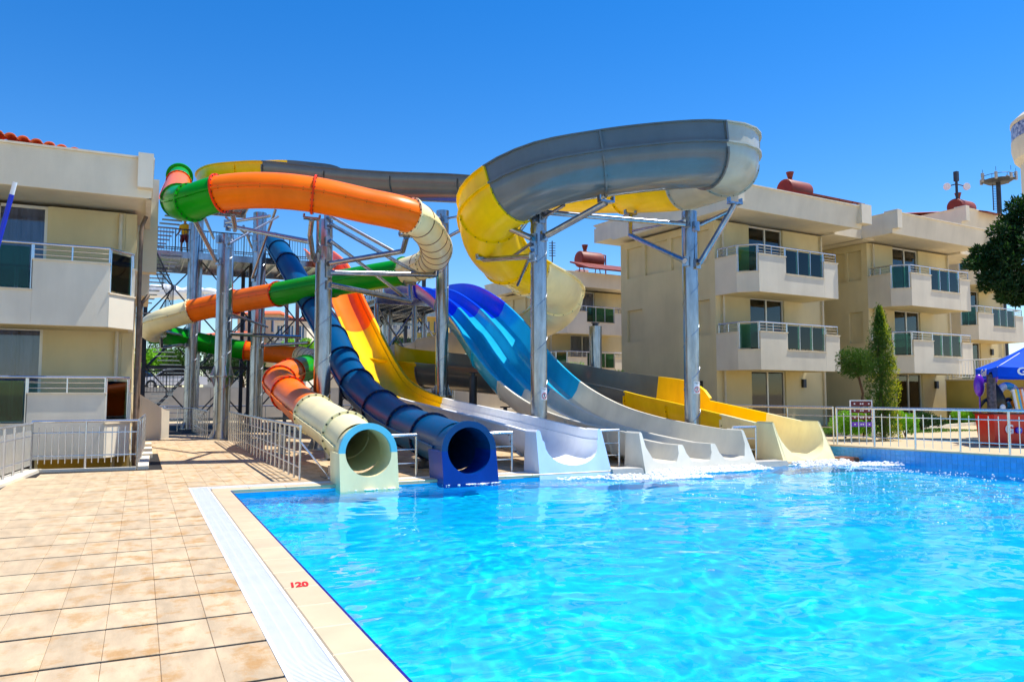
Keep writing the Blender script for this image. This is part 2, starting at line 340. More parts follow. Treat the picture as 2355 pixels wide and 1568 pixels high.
# ---- water surface
def wave(x, y):
    n = noise.noise
    chop = .6 + .55 * n(V((x * .16 + 3, y * .2, 9)))
    wx = x + .5 * n(V((x * .5, y * .5, 20))); wy = y + .4 * n(V((x * .6, y * .5, 30)))
    z = .04 * n(V((wx * .38, wy * .62, 1))) + chop * (.019 * n(V((wx * .95, wy * 1.6, 3))) + .0105 * n(V((wx * 2.3, wy * 3.4, 5))) + .0058 * n(V((wx * 5.2, wy * 6.6, 7))) + .0024 * n(V((wx * 11, wy * 13, 11))))
    d = max(0, y - 11.5)
    return z + d * .004 * n(V((x * 6, y * 7, 15)))
WZ = -.085
mb = MB(); nx, ny = 400, 300
vs_ = []
ys = [-7.99, -5, -2, 0] + [0.6 + (PY1 - .012 - .6) * j / ny for j in range(ny + 1)]
for y in ys:
    xr = wall_x(y) - .02
    for i in range(nx + 1):
        x = PX0 + .02 + (xr - PX0 - .02) * i / nx
        vs_.append((x, y, WZ + wave(x, y)))
fs = [(j * (nx + 1) + i, j * (nx + 1) + i + 1, (j + 1) * (nx + 1) + i + 1, (j + 1) * (nx + 1) + i) for j in range(len(ys) - 1) for i in range(nx)]
me = bpy.data.meshes.new('pool_water'); me.from_pydata(vs_, [], fs); me.materials.append(M['water']); me.polygons.foreach_set('use_smooth', [True] * len(fs))
wo = bpy.data.objects.new('pool_water', me); COL.objects.link(wo); tag(wo, kind='structure'); wo.cycles.is_caustics_caster = True
# ---- white water where the slides run out
def ico(sub=1):
    bm = bmesh.new(); bmesh.ops.create_icosphere(bm, subdivisions=sub, radius=1); v = [p.co.copy() for p in bm.verts]; f = [[q.index for q in g.verts] for g in bm.faces]; bm.free(); return v, f
IV, IF = ico(1)
mat('foam', (.93, .94, .95), rough=.5, var=.05, vscale=20)
fm = MB()
def froth(x0, x1, y0, y1, n, r, tall, dens=lambda u, v: 1):
    k = 0
    while k < n:
        u, v = random.random(), random.random()
        if random.random() > dens(u, v): k += .3; continue
        x = x0 + (x1 - x0) * u; y = y0 + (y1 - y0) * v; s = r * random.uniform(.4, 1.1) * (.6 + .5 * dens(u, v))
        hz = tall * random.random() ** 2 * dens(u, v)
        if k % 3 < 1: s *= 2.6; hz *= .3; fm.add([(x + q.x * s * 1.5, y + q.y * s, WZ + .012 + q.z * s * .16) for q in IV], IF); s /= 2.6
        fm.add([(x + q.x * s * 1.5, y + q.y * s, WZ + .01 + hz + q.z * s * .55) for q in IV], IF); k += 1
froth(8.5, 10.6, 12.45, 13.4, 2600, .03, .11, lambda u, v: max(0, 1 - abs(v - .75 + .6 * u) * 2.6) * (1 - u * .55))
froth(9.9, 12.95, 13.2, 13.72, 2400, .03, .09, lambda u, v: .25 + .75 * v)
froth(14.0, 15.8, 13.25, 13.75, 1300, .03, .1, lambda u, v: .3 + .7 * v)
froth(15.2, 16.5, 12.6, 13.4, 1300, .03, .08, lambda u, v: max(0, 1 - abs(v - .8 + .7 * u) * 2.4))
froth(7.5, 8.9, 13.3, 13.7, 60, .025, .02); froth(3.3, 4.3, 13.45, 13.66, 50, .02, .01); froth(5.1, 6.3, 13.4, 13.66, 40, .02, .01)
for _ in range(380):                              # loose bubbles and spray drops drifting on the water
    x = random.triangular(7.5, 17.2, 15.5); y = random.triangular(5.5, 13.4, 12.4)
    if x > wall_x(y) - .7: continue
    for q in range(random.choice((1, 1, 2, 4))):
        s = random.uniform(.006, .017); xx, yy = x + random.gauss(0, .06), y + random.gauss(0, .04); zz = WZ + wave(xx, yy); fm.add([(xx + p.x * s * 1.3, yy + p.y * s, zz + s * .3 + p.z * s * .7) for p in IV], IF)
o = fm.build('foam', 'foam', fix=False, smooth=60); tag(o, 'white foam churned up where the slides enter the pool', 'foam', kind='stuff')
# ---- raised blue tiled pool wall on the right, its cap and the terrace behind it
WALLZ = .28
def wp(s, n, z): p = W0 + WD * s + WN * n; return V((p.x, p.y, z))
bw = thing('tiled_pool_wall', (W0.x, W0.y, WZ), 'raised blue tiled wall along the right side of the pool', 'pool wall')
mb = MB(); mb.hexa([wp(-.25, .0, -1.4), wp(23, .0, -1.4), wp(23, .3, -1.4), wp(-.25, .3, -1.4), wp(-.25, .0, WALLZ - .03), wp(23, .0, WALLZ - .03), wp(23, .3, WALLZ - .03), wp(-.25, .3, WALLZ - .03)]); mb.build('core', 'aqua', bw)
v_, f_ = tile_verts(.119, .119, .008, .002)
v_ = [(a, -c, b) for a, b, c in v_]; v_ = [(p[0], -p[1], p[2]) for p in v_]
wme = bpy.data.meshes.new('wall_tile'); wme.from_pydata(v_, [], f_); wme.materials.append(M['wall_tile'])
ang = math.atan2(WD.y, WD.x); k = 0
for r in range(3):
    for c_ in range(78):
        inst('wall_tile', wme, bw, wp(-.18 + .123 * c_, -.0095, .19 - .123 * r), rot=(0, 0, ang + math.pi))
mb = MB(); mb.hexa([wp(-.3, -.04, WALLZ - .03), wp(23, -.04, WALLZ - .03), wp(23, .36, WALLZ - .03), wp(-.3, .36, WALLZ - .03), wp(-.3, -.04, WALLZ + .006), wp(23, -.04, WALLZ + .006), wp(23, .36, WALLZ + .006), wp(-.3, .36, WALLZ + .006)]); mb.build('cap', 'coping', bw)
mb = MB(); T0 = WALLZ
e0, e1 = wp(-.3, .3, T0), wp(23, .3, T0)
mb.add([e0, e1, (90, -7.9, T0), (90, 22, T0), (16.75, 22, T0)], [(0, 1, 2, 3, 4)]); mb.add([(16.75, 22, T0), (90, 22, T0), (90, 75, T0), (16.75, 75, T0)], [(0, 1, 2, 3)])
mb.add([e0, (16.75, 22, T0), (16.75, 75, T0), (16.75, 75, -.1), (16.75, 22, -.1), (e0.x, e0.y, -.1)], [(0, 1, 4, 5), (1, 2, 3, 4)])
tag(mb.build('terrace', 'paving', fix=False), kind='structure')
# ================================================================== the water slides
def ring_flange(mb, fr, r, wdt=.055, th=.05, nb=18, a0=0., a1=2 * math.pi, seg=28, off=0.):
    p, t, s, u = fr; full = a1 - a0 > 6.2
    n = seg; vs_ = []
    for k in range(n if full else n + 1):
        a = a0 + (a1 - a0) * k / n; d = s * math.cos(a) + u * math.sin(a)
        for rr, tt in ((r - .01, -th / 2), (r + wdt, -th / 2), (r + wdt, th / 2), (r - .01, th / 2)): vs_.append(p + d * rr + t * tt)
    m_ = n if full else n + 1; fs = []
    for k in range(n):
        for j in range(4): fs.append((k * 4 + j, k * 4 + (j + 1) % 4, ((k + 1) % m_) * 4 + (j + 1) % 4, ((k + 1) % m_) * 4 + j))
    if not full: fs += [(0, 1, 2, 3), tuple((n * 4 + j) for j in (3, 2, 1, 0))]
    mb.add(vs_, fs, 0)
    for k in range(nb):
        a = a0 + (a1 - a0) * (k + .5) / nb; d = s * math.cos(a) + u * math.sin(a); e = t.cross(d); c = p + d * (r + wdt * .5); h = .016; L_ = th / 2 + .016
        mb.hexa([c + e * i + d * j + t * l for l in (-L_, L_) for i, j in ((-h, -h), (h, -h), (h, h), (-h, h))], 1)
def circle(r, n=28): return [(r * math.cos(2 * math.pi * k / n), r * math.sin(2 * math.pi * k / n)) for k in range(n)]
FL = {'orange': 'redorange', 'green': 'green', 'cream': 'cream', 'navy': 'darknavy'}
def tube_slide(root, ctrl, secs, r, seams=True, ribs=()):
    pts, idx = spline(ctrl, .22); fr = frames(pts)
    secs = secs + [(len(ctrl) - 1, None)]
    for (i0, c), (i1, _) in zip(secs, secs[1:]):
        a, b = idx[i0], idx[i1]
        mb = MB(); sweep(mb, fr[a:b + 1], circle(r), True, False)
        o = mb.build('tube_section', c, root, smooth=50, fix=False)
        if seams:
            mb = MB()
            for sg in (-1, 1): sweep(mb, fr[a:b + 1], [(sg * (r - .01), -.022), (sg * (r + .05), -.022), (sg * (r + .05), .022), (sg * (r - .01), .022)])
            mb.build('seam', c, o)
            mb = MB()                                # bolt heads along the seam
            for q in range(a + 1, b, 2):
                p, t, s, u = fr[q]
                for sg in (-1, 1): mb.tube(p + s * sg * (r + .028) - u * .034, p + s * sg * (r + .028) + u * .034, .013, 5)
            if mb.v: mb.build('seam_bolts', 'bolt', o)
        mb = MB(); ring_flange(mb, fr[a], r); mb.build('flange', [FL.get(c, c), 'bolt'], o, smooth=30)
        if i0 in ribs:
            for q in range(a + 2, b, 3):
                mb = MB(); ring_flange(mb, fr[q], r, .014, .025, 0); mb.build('rib', 'rib', o, smooth=30)
    return pts, fr, idx
def exit_block(root, X, Y0, zc, r, base, rim, tube, depth=.75, wdt=.53, zb=-.34, spread=.07):
    """square mouth: trough block below, half ring above"""
    n = 18; ri = r - .03
    arc = [(ri * math.cos(-math.pi * k / n), ri * math.sin(-math.pi * k / n)) for k in range(n + 1)]
    dn = zc - zb
    T = lambda a, b, y: V((X + a, y + (b * .2 if b < 0 else b * .03), zc + b))
    mb = MB()
    for k in range(n):                                # lower block as strips between the arc and the outline
        def out(a):
            x_, y_ = a
            return (x_ / ri * (wdt + spread * min(1, -y_ / ri * .9)), -dn if abs(x_) < ri * .999 else 0)
        p, q = arc[k], arc[k + 1]; P, Q = out(p), out(q)
        if k == 0: P = (wdt, 0)
        if k == n - 1: Q = (-wdt, 0)
        vs_ = [T(a, b, y) for y in (Y0, Y0 + depth) for a, b in (p, q, Q, P)]
        mb.hexa([vs_[i] for i in (0, 1, 2, 3, 4, 5, 6, 7)])
    mb.build('trough_block', base, root, smooth=25)
    mb = MB(); h = [(math.cos(math.pi * k / n), math.sin(math.pi * k / n)) for k in range(n + 1)]
    for y0, y1, mi in ((Y0, Y0 + .09, 0), (Y0 + .09, Y0 + depth, 1)):
        for k in range(n):
            c0, c1 = h[k], h[k + 1]; ro = wdt if mi == 0 else r + .012
            q = [(c0[0] * ri, c0[1] * ri), (c1[0] * ri, c1[1] * ri), (c1[0] * ro, c1[1] * ro), (c0[0] * ro, c0[1] * ro)]
            mb.hexa([T(a, b, y) for y in (y0, y1) for a, b in q], mi)
    mb.build('mouth_hood', [rim, tube], root, smooth=30)

# ---- slide A: orange, green and cream enclosed tube
A = thing('tube_slide', (3.72, 14, 0), 'enclosed winding tube slide in orange, green and cream sections', 'water slide')
Actrl = [(413, 406, 35.2, 'green'), (411, 420, 32, 'orange'), (408, 441, 26.5, None), (413, 463, 21.5, 'green'), (440, 466, 19.6, 'green'), (505, 445, 19.4, 'orange'), (610, 438, 19.3, None), (722, 448, 19.5, 'orange'), (840, 473, 19.8, None),
         (943, 497, 20.2, 'cream'), (990, 540, 21.8, None), (1003, 580, 23.6, None), (985, 606, 25.2, 'cream'), (930, 624, 26, 'green'), (850, 638, 26.8, None), (765, 653, 27.8, 'green'), (640, 676, 29.4, 'orange'), (540, 694, 30.6, 'orange'),
         (440, 716, 31, 'cream'), (372, 737, 31, None), (346, 752, 32, None), (358, 765, 33.8, 'green'), (410, 776, 35.6, None), (480, 791, 36.6, 'green'), (565, 806, 37, 'orange'), (640, 814, 37, None), (692, 820, 36.6, 'cream'), (728, 828, 34.8, None), (733, 836, 32.2, None),
         (703, 846, 29, 'green'), (668, 857, 26.2, 'orange'), (643, 878, 22.85, 'orange')]
ctrl = []; secs = []
for i, (x, y, f, c) in enumerate(Actrl):
    ctrl.append(at(x, y, D=f))
    if c: secs.append((i, c))
n0 = len(ctrl)
ctrl += [V((3.72, 22.0, 1.62)), V((3.72, 18.4, 1.12)), V((3.72, 15.3, .78)), V((3.72, 14.25, .62))]
secs += [(n0, 'orange'), (n0 + 1, 'cream'), (n0 + 2, 'cream')]
Apts, Afr, Aidx = tube_slide(A, ctrl, secs, .45, ribs=(9, 12, 26))
exit_block(A, 3.72, 13.62, .56, .45, 'cream', 'aqua', 'cream')
mb = MB(); p, t, s, u = Afr[0]; ring_flange(mb, (p - t * .25, t, s, u), .5, .08, .5, 0); mb.build('entry_bell', 'green', A, smooth=40)

# ---- slide B: dark blue straight tube
B = thing('tube_slide', (5.67, 14, 0), 'enclosed dark blue tube slide with black flanges running straight down', 'water slide')
Bp = [(38.6, 9.0), (36.8, 8.3), (34.4, 7.32), (31.4, 6.02), (28.2, 4.66), (25.4, 3.42), (23.9, 2.62), (22.1, 1.86), (19.6, 1.22), (17.4, .86), (15.7, .7), (14.25, .58)]
ctrl = [V((5.67, y, z)) for y, z in Bp]
Bpts, Bfr, Bidx = tube_slide(B, ctrl, [(i, 'navy') for i in (0, 1, 2, 4, 5, 6, 7, 8, 9, 10)], .47)
exit_block(B, 5.67, 13.62, .54, .47, 'bluebase', 'navy', 'navy', wdt=.56)

# ---- open slides
def offset_prof(inner, t, lip=.08, liph=.045):
    """closed section from an inner line running left rim -> right rim"""
    outer = []
    for i, (a, b) in enumerate(inner):
        p, q = inner[max(0, i - 1)], inner[min(len(inner) - 1, i + 1)]
        d = V((q[0] - p[0], q[1] - p[1])).normalized(); outer.append((a + d.y * t, b - d.x * t))
    L0, R0 = inner[0], inner[-1]
    return inner + [(R0[0] + lip, R0[1]), (R0[0] + lip, R0[1] - liph), (R0[0] + t, R0[1] - liph)] + outer[1:-1][::-1] + [(L0[0] - t, L0[1] - liph), (L0[0] - lip, L0[1] - liph), (L0[0] - lip, L0[1])]
def profile_flange(mb, fr, inner, wdt=.06, th=.05, step=2):
    p, t, s, u = fr; n = len(inner); vs_ = []; outs = []
    for i, (a, b) in enumerate(inner):
        q0, q1 = inner[max(0, i - 1)], inner[min(n - 1, i + 1)]; d = V((q1[0] - q0[0], q1[1] - q0[1])).normalized(); nn = (d.y, -d.x); outs.append(nn)
        for w_, tt in ((.012, -th / 2), (.02 + wdt, -th / 2), (.02 + wdt, th / 2), (.012, th / 2)): vs_.append(p + s * (a + nn[0] * w_) + u * (b + nn[1] * w_) + t * tt)
    fs = [(k * 4 + j, k * 4 + (j + 1) % 4, (k + 1) * 4 + (j + 1) % 4, (k + 1) * 4 + j) for k in range(n - 1) for j in range(4)] + [(0, 1, 2, 3), tuple((n - 1) * 4 + j for j in (3, 2, 1, 0))]
    mb.add(vs_, fs)
    for i in range(1, n - 1, step):
        a, b = inner[i]; nn = outs[i]; c = p + s * (a + nn[0] * (.02 + wdt * .6)) + u * (b + nn[1] * (.02 + wdt * .6)); mb.tube(c - t * (th / 2 + .014), c + t * (th / 2 + .014), .016, 5, mi=1)
def open_slide(root, ctrl, secs, inner, t=.022, lip=.08, lastu=None, lastt=.09, step=.28, flange_every=True, inner_flange=None, grow=None):
    pts, idx = spline(ctrl, step); fr = frames(pts)
    if grow: fr = [(p, t_, s * grow(i), u * grow(i)) for i, (p, t_, s, u) in enumerate(fr)]
    if lastu is not None:
        k = 8
        for q in range(k):
            i = len(fr) - k + q; p, t_, s, u = fr[i]; f = ((q + 1) / k) ** 2
            fr[i] = (p, t_, s, (u * (1 - f) + V(lastu) * f))
    secs = secs + [(len(ctrl) - 1, None)]
    for k, ((i0, c), (i1, _)) in enumerate(zip(secs, secs[1:])):
        last = lastu is not None and k == len(secs) - 2
        mb = MB(); sweep(mb, fr[idx[i0]:idx[i1] + 1], offset_prof(inner, lastt if last else t, max(lip, lastt) if last else lip))
        o = mb.build('chute_section', c, root, smooth=35)
        if k and flange_every:
            mb = MB(); profile_flange(mb, fr[idx[i0]], inner_flange or inner); mb.build('flange', [c, 'bolt'], o, smooth=30)
    return pts, fr, idx
# slide C: single body slide, orange to yellow to white
C_ = thing('body_slide', (8.15, 14, 0), 'single open body slide, yellow running down to a white exit', 'water slide')
hw = .69
innerC = [(-hw, 0), (-hw + .03, -.2)] + [((hw - .06) * math.cos(math.pi + math.pi * k / 14), -.2 - .5 * math.sin(math.pi * k / 14) ** .8) for k in range(15)] + [(hw - .03, -.2), (hw, 0)]
Cp = [(40, 9.1), (37, 8.0), (35.2, 6.95), (33.7, 5.9), (32.05, 4.86), (30.1, 3.66), (28.6, 2.8), (27.2, 2.16), (25.5, 1.76), (23.5, 1.5), (21.0, 1.31), (17.5, 1.07), (15.6, .92), (14.6, .84)]
Cpts, Cfr, Cidx = open_slide(C_, [V((8.15, y, z)) for y, z in Cp], [(0, 'orange'), (3, 'orange'), (4, 'yellow'), (7, 'yellow'), (9, 'white_gel'), (11, 'white_gel'), (12, 'white_gel')], innerC, lip=.1, lastu=(0, 0, 1), lastt=.022)
def open_exit(root, inner, X, zr, m_front, m_in, ow, m_side=None, Yr=14.08, Yb=14.6, sh=.42, zb=-.34, spread=.06):
    """solid end of an open chute: filled below the trough, front leaning back"""
    mb = MB(); dn = zr - zb
    def T(a, b, back=False):
        k = min(1, -b / dn); return V((X + a * (1 + (0 if back else spread * k * .6)), Yb if back else Yr + b * sh, zr + b))
    pts = list(inner)
    for p, q in zip(pts, pts[1:]):
        fr_ = [T(*p), T(*q), T(q[0], -dn), T(p[0], -dn)]; bk = [T(*p, True), T(*q, True), T(q[0], -dn, True), T(p[0], -dn, True)]
        mb.add(fr_ + bk, [(0, 1, 2, 3)], 0); mb.add(fr_ + bk, [(0, 1, 5, 4)], 1)
    for sg, e in ((-1, inner[0]), (1, inner[-1])):
        a0, a1 = e[0], e[0] + sg * ow; c = .035
        Q = [(a0, 0), (a0 + sg * c, c * .8), (a1 - sg * c, c * .8), (a1, -.01), (a1 + sg * spread, -dn), (a0, -dn)]
        f_ = [T(*q) for q in Q]; b_ = [T(*q, True) for q in Q]; n = len(Q)
        mb.add(f_, [tuple(range(n))], 0); mb.add(f_ + b_, [(k, k + 1, n + k + 1, n + k) for k in range(n - 2)], 2)
    return mb.build('exit_block', [m_front, m_in, m_side or m_front], root, smooth=35, weld=True)
open_exit(C_, innerC, 8.15, .84, 'skyblue', 'white_gel', .1, 'white_gel', Yr=14.12, sh=.33)
# slide D: three lanes
D_ = thing('multi_lane_slide', (11.38, 14, 0), 'three lane open slide, deep blue at the top, turquoise, then beige', 'water slide')
HW = 1.42; innerD = [(-HW, 0), (-HW + .03, -.3)]
lane = 2 * (HW - .05) / 3
for k in range(3):
    x0 = -HW + .05 + lane * k
    for j in range(1, 9):
        v = j / 9; dep = -.3 - .36 * math.sin(math.pi * v) ** .25; 
        if (k > 0 and j == 1) or (k < 2 and j == 8): dep = -.47
        innerD.append((x0 + lane * (.5 + (v - .5) * .98), dep))
    if k < 2: innerD += [(x0 + lane - .075, -.31), (x0 + lane - .05, -.275), (x0 + lane + .05, -.275), (x0 + lane + .075, -.31)]
innerD += [(HW - .03, -.3), (HW, 0)]
Dp = [(34.2, 6.72), (32.8, 6.66), (31.2, 6.48), (29.8, 6.16), (28.4, 5.68), (27.2, 5.18), (25.2, 4.12), (23.6, 3.08), (21.5, 2.02), (19.3, 1.33), (17.4, 1.0), (15.4, .81), (14.6, .755)]
Dpts, Dfr, Didx = open_slide(D_, [V((11.38, y, z)) for y, z in Dp], [(0, 'cobalt'), (3, 'cobalt'), (5, 'turquoise'), (7, 'turquoise'), (8, 'beige'), (10, 'beige'), (11, 'beige')], innerD, lip=.07, lastu=(0, 0, 1), lastt=.022)
open_exit(D_, innerD, 11.38, .755, 'beige', 'beige', .07)
# slide E: long open flume with the raised loop
E_ = thing('flume_slide', (14.85, 14, 0), 'long open flume in yellow, grey and cream that loops high above the pool end', 'water slide')
R = .75
innerE = [(-R, .15)] + [(R * math.cos(math.pi + math.pi * k / 16), R * math.sin(math.pi + math.pi * k / 16)) for k in range(17)] + [(R, .15)]
Ec = [((500, 39.2, 12.25), 'yellow'), ((482, 37.2, 12.13), None), ((505, 35.4, 11.95), None), ((560, 34.6, 11.83), 'yellow'), ((622, 34, 11.68), 'slidegrey'), ((765, 32.8, 11.05), 'slidegrey'), ((920, 31.2, 10.38), 'slidegrey'), ((1080, 29.5, 9.8), 'slidegrey'), ((1270, 27, 8.88), 'yellow'),
      ((1440, 25.2, 8.42), 'yellow'), ((1585, 23.0, 8.0), 'greycream'), ((1650, 21.8, 7.93), None), ((1680, 20.7, 7.83), 'greycream'), ((1674, 19.8, 7.76), None), ((1632, 19.3, 7.67), 'slidegrey'), ((1520, 19.2, 7.57), None), ((1384, 19.2, 7.39), 'slidegrey'), ((1262, 19.3, 7.15), None), ((1176, 19.8, 6.81), 'yellow'),
      ((1126, 20.7, 6.42), 'yellow'), ((1132, 21.9, 6.0), None), ((1166, 23.1, 5.72), 'yellow'), ((1215, 24.1, 5.52), 'cream'), ((1262, 25.0, 5.3), None), ((1286, 26.2, 5.1), 'cream'), ((1282, 28.2, 4.88), None), ((1240, 31, 4.66), 'beige'), ((1150, 34, 4.5), 'beige'), ((1040, 36, 4.2), 'beige'), ((950, 36.5, 3.95), 'beige'),
      ((893, 35.5, 3.62), None), ((866, 33.6, 3.24), 'yellow'), ((884, 31.9, 2.95), None), ((985, 30.5, 2.68), 'slidegrey'), ((1100, 29.5, 2.46), None), ((1230, 28.4, 2.22), 'slidegrey'), ((1318, 27.0, 1.98), None)]
ctrl = [atz(x, f, z) for (x, f, z), c in Ec]; secs = [(i, c) for i, (q, c) in enumerate(Ec) if c]; n0 = len(ctrl)
ctrl += [V((14.85, 21.0, 1.56)), V((14.85, 18.6, 1.26)), V((14.85, 16.2, .93)), V((14.85, 15.5, .83)), V((14.85, 14.9, .75))]
secs += [(n0, 'yellow'), (n0 + 1, 'yellow'), (n0 + 2, 'cream'), (n0 + 3, 'cream')]
Epts, Efr, Eidx = open_slide(E_, ctrl, secs, innerE, lip=.095, lastu=(0, 0, 1), lastt=.022, inner_flange=innerE[1:-1], grow=lambda i: 1.04)
open_exit(E_, [(a, b - .15) for a, b in innerE], 14.85, .90, 'cream', 'cream', .05, Yr=14.36, Yb=14.9, sh=.45)
def side_wall(i0, i1, c, h=.45, a0=0., a1=0.):       # raised splash wall on the outer side
    fr = Efr[Eidx[i0]:Eidx[i1] + 1]; mb = MB(); n = len(fr)
    out = []
    for k, (p, t, s, u) in enumerate(fr):
        f = 1.
        if a1 and k > n - 1 - a1: f = math.sqrt(max(.02, 1 - ((k - (n - 1 - a1)) / a1) ** 2))
        out.append((p, t, s, u, f))
    vs_ = []; fs = []
    for p, t, s, u, f in out:
        for a, b in ((-R - .03, .14), (-R + .0, .14), (-R + .0, .17 + h * f), (-R - .1, .17 + h * f), (-R - .1, .14 + h * f), (-R - .03, .14 + h * f)): vs_.append(p + s * a + u * b)
    for k in range(n - 1):
        for j in range(6): fs.append((k * 6 + j, k * 6 + (j + 1) % 6, (k + 1) * 6 + (j + 1) % 6, (k + 1) * 6 + j))
    fs += [(0, 1, 2, 3, 4, 5), tuple((n - 1) * 6 + j for j in (5, 4, 3, 2, 1, 0))]
    mb.add(vs_, fs); o = mb.build('splash_wall', c, E_, smooth=40)
    mb = MB(); p, t, s, u = fr[0]; mb.hexa([p + s * a + u * b + t * l for l in (-.025, .025) for a, b in ((-R - .09, .15), (-R - .02, .15), (-R - .02, .15 + h), (-R - .09, .15 + h))]); mb.build('joint', c, o)
for i0, i1, c, e in ((1, 3, 'yellow', 0), (3, 4, 'yellow', 0), (4, 5, 'slidegrey', 4), (12, 14, 'greycream', 0), (14, 16, 'slidegrey', 0), (16, 18, 'slidegrey', 0), (18, 20, 'yellow', 0), (20, 22, 'yellow', 6), (31, 33, 'yellow', 0), (33, 35, 'slidegrey', 0), (35, n0, 'slidegrey', 0), (n0, n0 + 1, 'yellow', 6)):
    side_wall(i0, i1, c, a1=e)
# ================================================================== steel columns that carry the slides
def weld(mb, X, Y, r, z0, z1, pitch=1.15, ph=0.):
    pts = []; n = int((z1 - z0) / pitch * 20); 
    for k in range(n + 1):
        a = 2 * math.pi * k / 20 + ph; pts.append(V((X + (r + .002) * math.cos(a), Y + (r + .002) * math.sin(a), z0 + pitch * k / 20)))
    mb.pipe(pts, .009, 5)
COLS = [('c1', 2.08, 38.6, .27, 9.6, 0), ('c2', 2.65, 29.5, .285, 7.4, 2.25), ('c3', 4.6, 35.5, .285, 9.7, 0), ('c4', 4.78, 22.7, .245, 6.75, 0), ('c5', 9.42, 25.15, .225, 8.05, 1.55), ('c6', 9.42, 17.9, .215, 6.55, 0), ('c7', 13.48, 16.7, .21, 6.62, 0)]
CLAB = {'c1': 'galvanised column nearest the stair tower, left of the others', 'c2': 'galvanised column with bolted mid joint beside the walkway railing', 'c3': 'tall galvanised column behind the orange tube, right of the walkway', 'c4': 'thick galvanised column just left of the dark blue tube',
        'c5': 'galvanised column with bolted mid joint beside the yellow slide', 'c6': 'galvanised column with warning sign between white exit and three lane slide', 'c7': 'galvanised column with warning sign right of the three lane slide'}
CO = {}
for k, X, Y, r, zt, mid in COLS:
    c = thing('support_column', (X, Y, 0), CLAB[k], 'column', 'steel columns under the slides'); CO[k] = (c, X, Y, r)
    mb = MB(); mb.tube((X, Y, 0), (X, Y, zt), r, 28); po = mb.build('pole', 'galv', c, smooth=40)
    mb = MB(); weld(mb, X, Y, r, .3, zt - .1, ph=X); mb.build('weld_seam', 'galv', po)
    mb = MB(); mb.tube((X, Y, 0), (X, Y, .04), r + .16, 20)
    for q in range(8):
        a = q * math.pi / 4; d = V((math.cos(a), math.sin(a), 0)); e = V((-d.y, d.x, 0)) * .012; b0 = V((X, Y, 0))
        mb.hexa([b0 + d * r - e + V((0, 0, .04)), b0 + d * (r + .15) - e + V((0, 0, .04)), b0 + d * (r + .15) + e + V((0, 0, .04)), b0 + d * r + e + V((0, 0, .04)), b0 + d * (r - .01) - e + V((0, 0, .34)), b0 + d * (r + .02) - e + V((0, 0, .34)), b0 + d * (r + .02) + e + V((0, 0, .34)), b0 + d * (r - .01) + e + V((0, 0, .34))])
    mb.build('base_plate', 'galv', c)
    if mid:
        mb = MB(); mb.tube((X, Y, mid - .025), (X, Y, mid + .025), r + .17, 24)
        for q in range(8):
            a = q * math.pi / 4 + .2; d = V((math.cos(a), math.sin(a), 0)); e = V((-d.y, d.x, 0)) * .01
            for sg in (-1, 1):
                b0 = V((X, Y, mid + sg * .025)); h = V((0, 0, sg * .36))
                mb.hexa([b0 + d * (r - .01) - e, b0 + d * (r + .15) - e, b0 + d * (r + .15) + e, b0 + d * (r - .01) + e, b0 + d * (r - .01) - e + h, b0 + d * (r + .01) - e + h, b0 + d * (r + .01) + e + h, b0 + d * (r - .01) + e + h])
        mb.build('bolted_joint', 'galv', c)
def arm(k, pts, r=.055, clamp=True, saddle=None):
    """pipe bolted to a column: first point sits on the column surface at the given pixel height"""
    c, X, Y, rc = CO[k]; mb = MB(); P = []
    for q in pts: P.append(at(q[0], q[1], D=q[2]) if len(q) == 3 else V(q[1:]))
    mb.pipe(P, r, 10); o = mb.build('arm', 'galv', c, smooth=40)
    if clamp:
        z = P[0].z; mb = MB(); d = (V((P[0].x, P[0].y, 0)) - V((X, Y, 0))).normalized(); e = V((-d.y, d.x, 0)); b0 = V((X, Y, z)) + d * (rc - .03)
        mb.hexa([b0 + e * i * .09 + d * j + V((0, 0, h)) for h in (-.13, .13) for i, j in ((-1, 0), (1, 0), (1, .12), (-1, .12))]); mb.build('clamp', 'galv', o)
    if saddle:
        p = P[-1]; mb = MB(); sz = saddle
        mb.box((p.x - .2, p.y - .09, p.z), (p.x + .2, p.y + .09, p.z + .05)); 
        for sg in (-1, 1): mb.box((p.x + sg * .2 - .02, p.y - .06, p.z + .05), (p.x + sg * .2 + .02, p.y + .06, p.z + .05 + sz))
        mb.tube(p - V((0, 0, .02)), p + V((0, 0, .03)), .09, 10); mb.build('saddle', 'galv', o)
def colpt(k, y, dx=0): c, X, Y, r = CO[k]; q = px((X, Y, 1)); f = q[2]; return (q[0] + dx, y, f)
def on(k, y, side=1): c, X, Y, r = CO[k]; q = px((X, Y, 1)); return (q[0] + side * r * F / q[2], y, q[2])
# column six and seven hold the big loop
arm('c6', [on('c6', 541), (1394, 466, 19.0)], .085, saddle=.12); arm('c6', [on('c6', 500, .6), (1298, 472, 19.6)], .04)
arm('c6', [on('c6', 547, -1), (1160, 520, 20.3)], .08, saddle=.1); arm('c6', [on('c6', 590, -1), (1112, 597, 21.4)], .075, saddle=.15)
arm('c6', [on('c6', 497, -1), (1190, 540, 20.3)], .045); arm('c6', [on('c6', 560, -1), (1172, 595, 21.0)], .045); arm('c6', [on('c6', 575, -.8), (1190, 655, 22.4)], .05)
arm('c6', [on('c6', 489), on('c7', 516, -1)], .07)
arm('c7', [on('c7', 600, -1), (1450, 541, 23.6), (1450, 494, 24.8)], .075, saddle=.1); arm('c7', [on('c7', 508, -1), (1455, 531, 23.6)], .04)
arm('c7', [on('c7', 606), (1690, 470, 20.5)], .085, saddle=.12); arm('c7', [on('c7', 518), (1686, 482, 20.5)], .05)
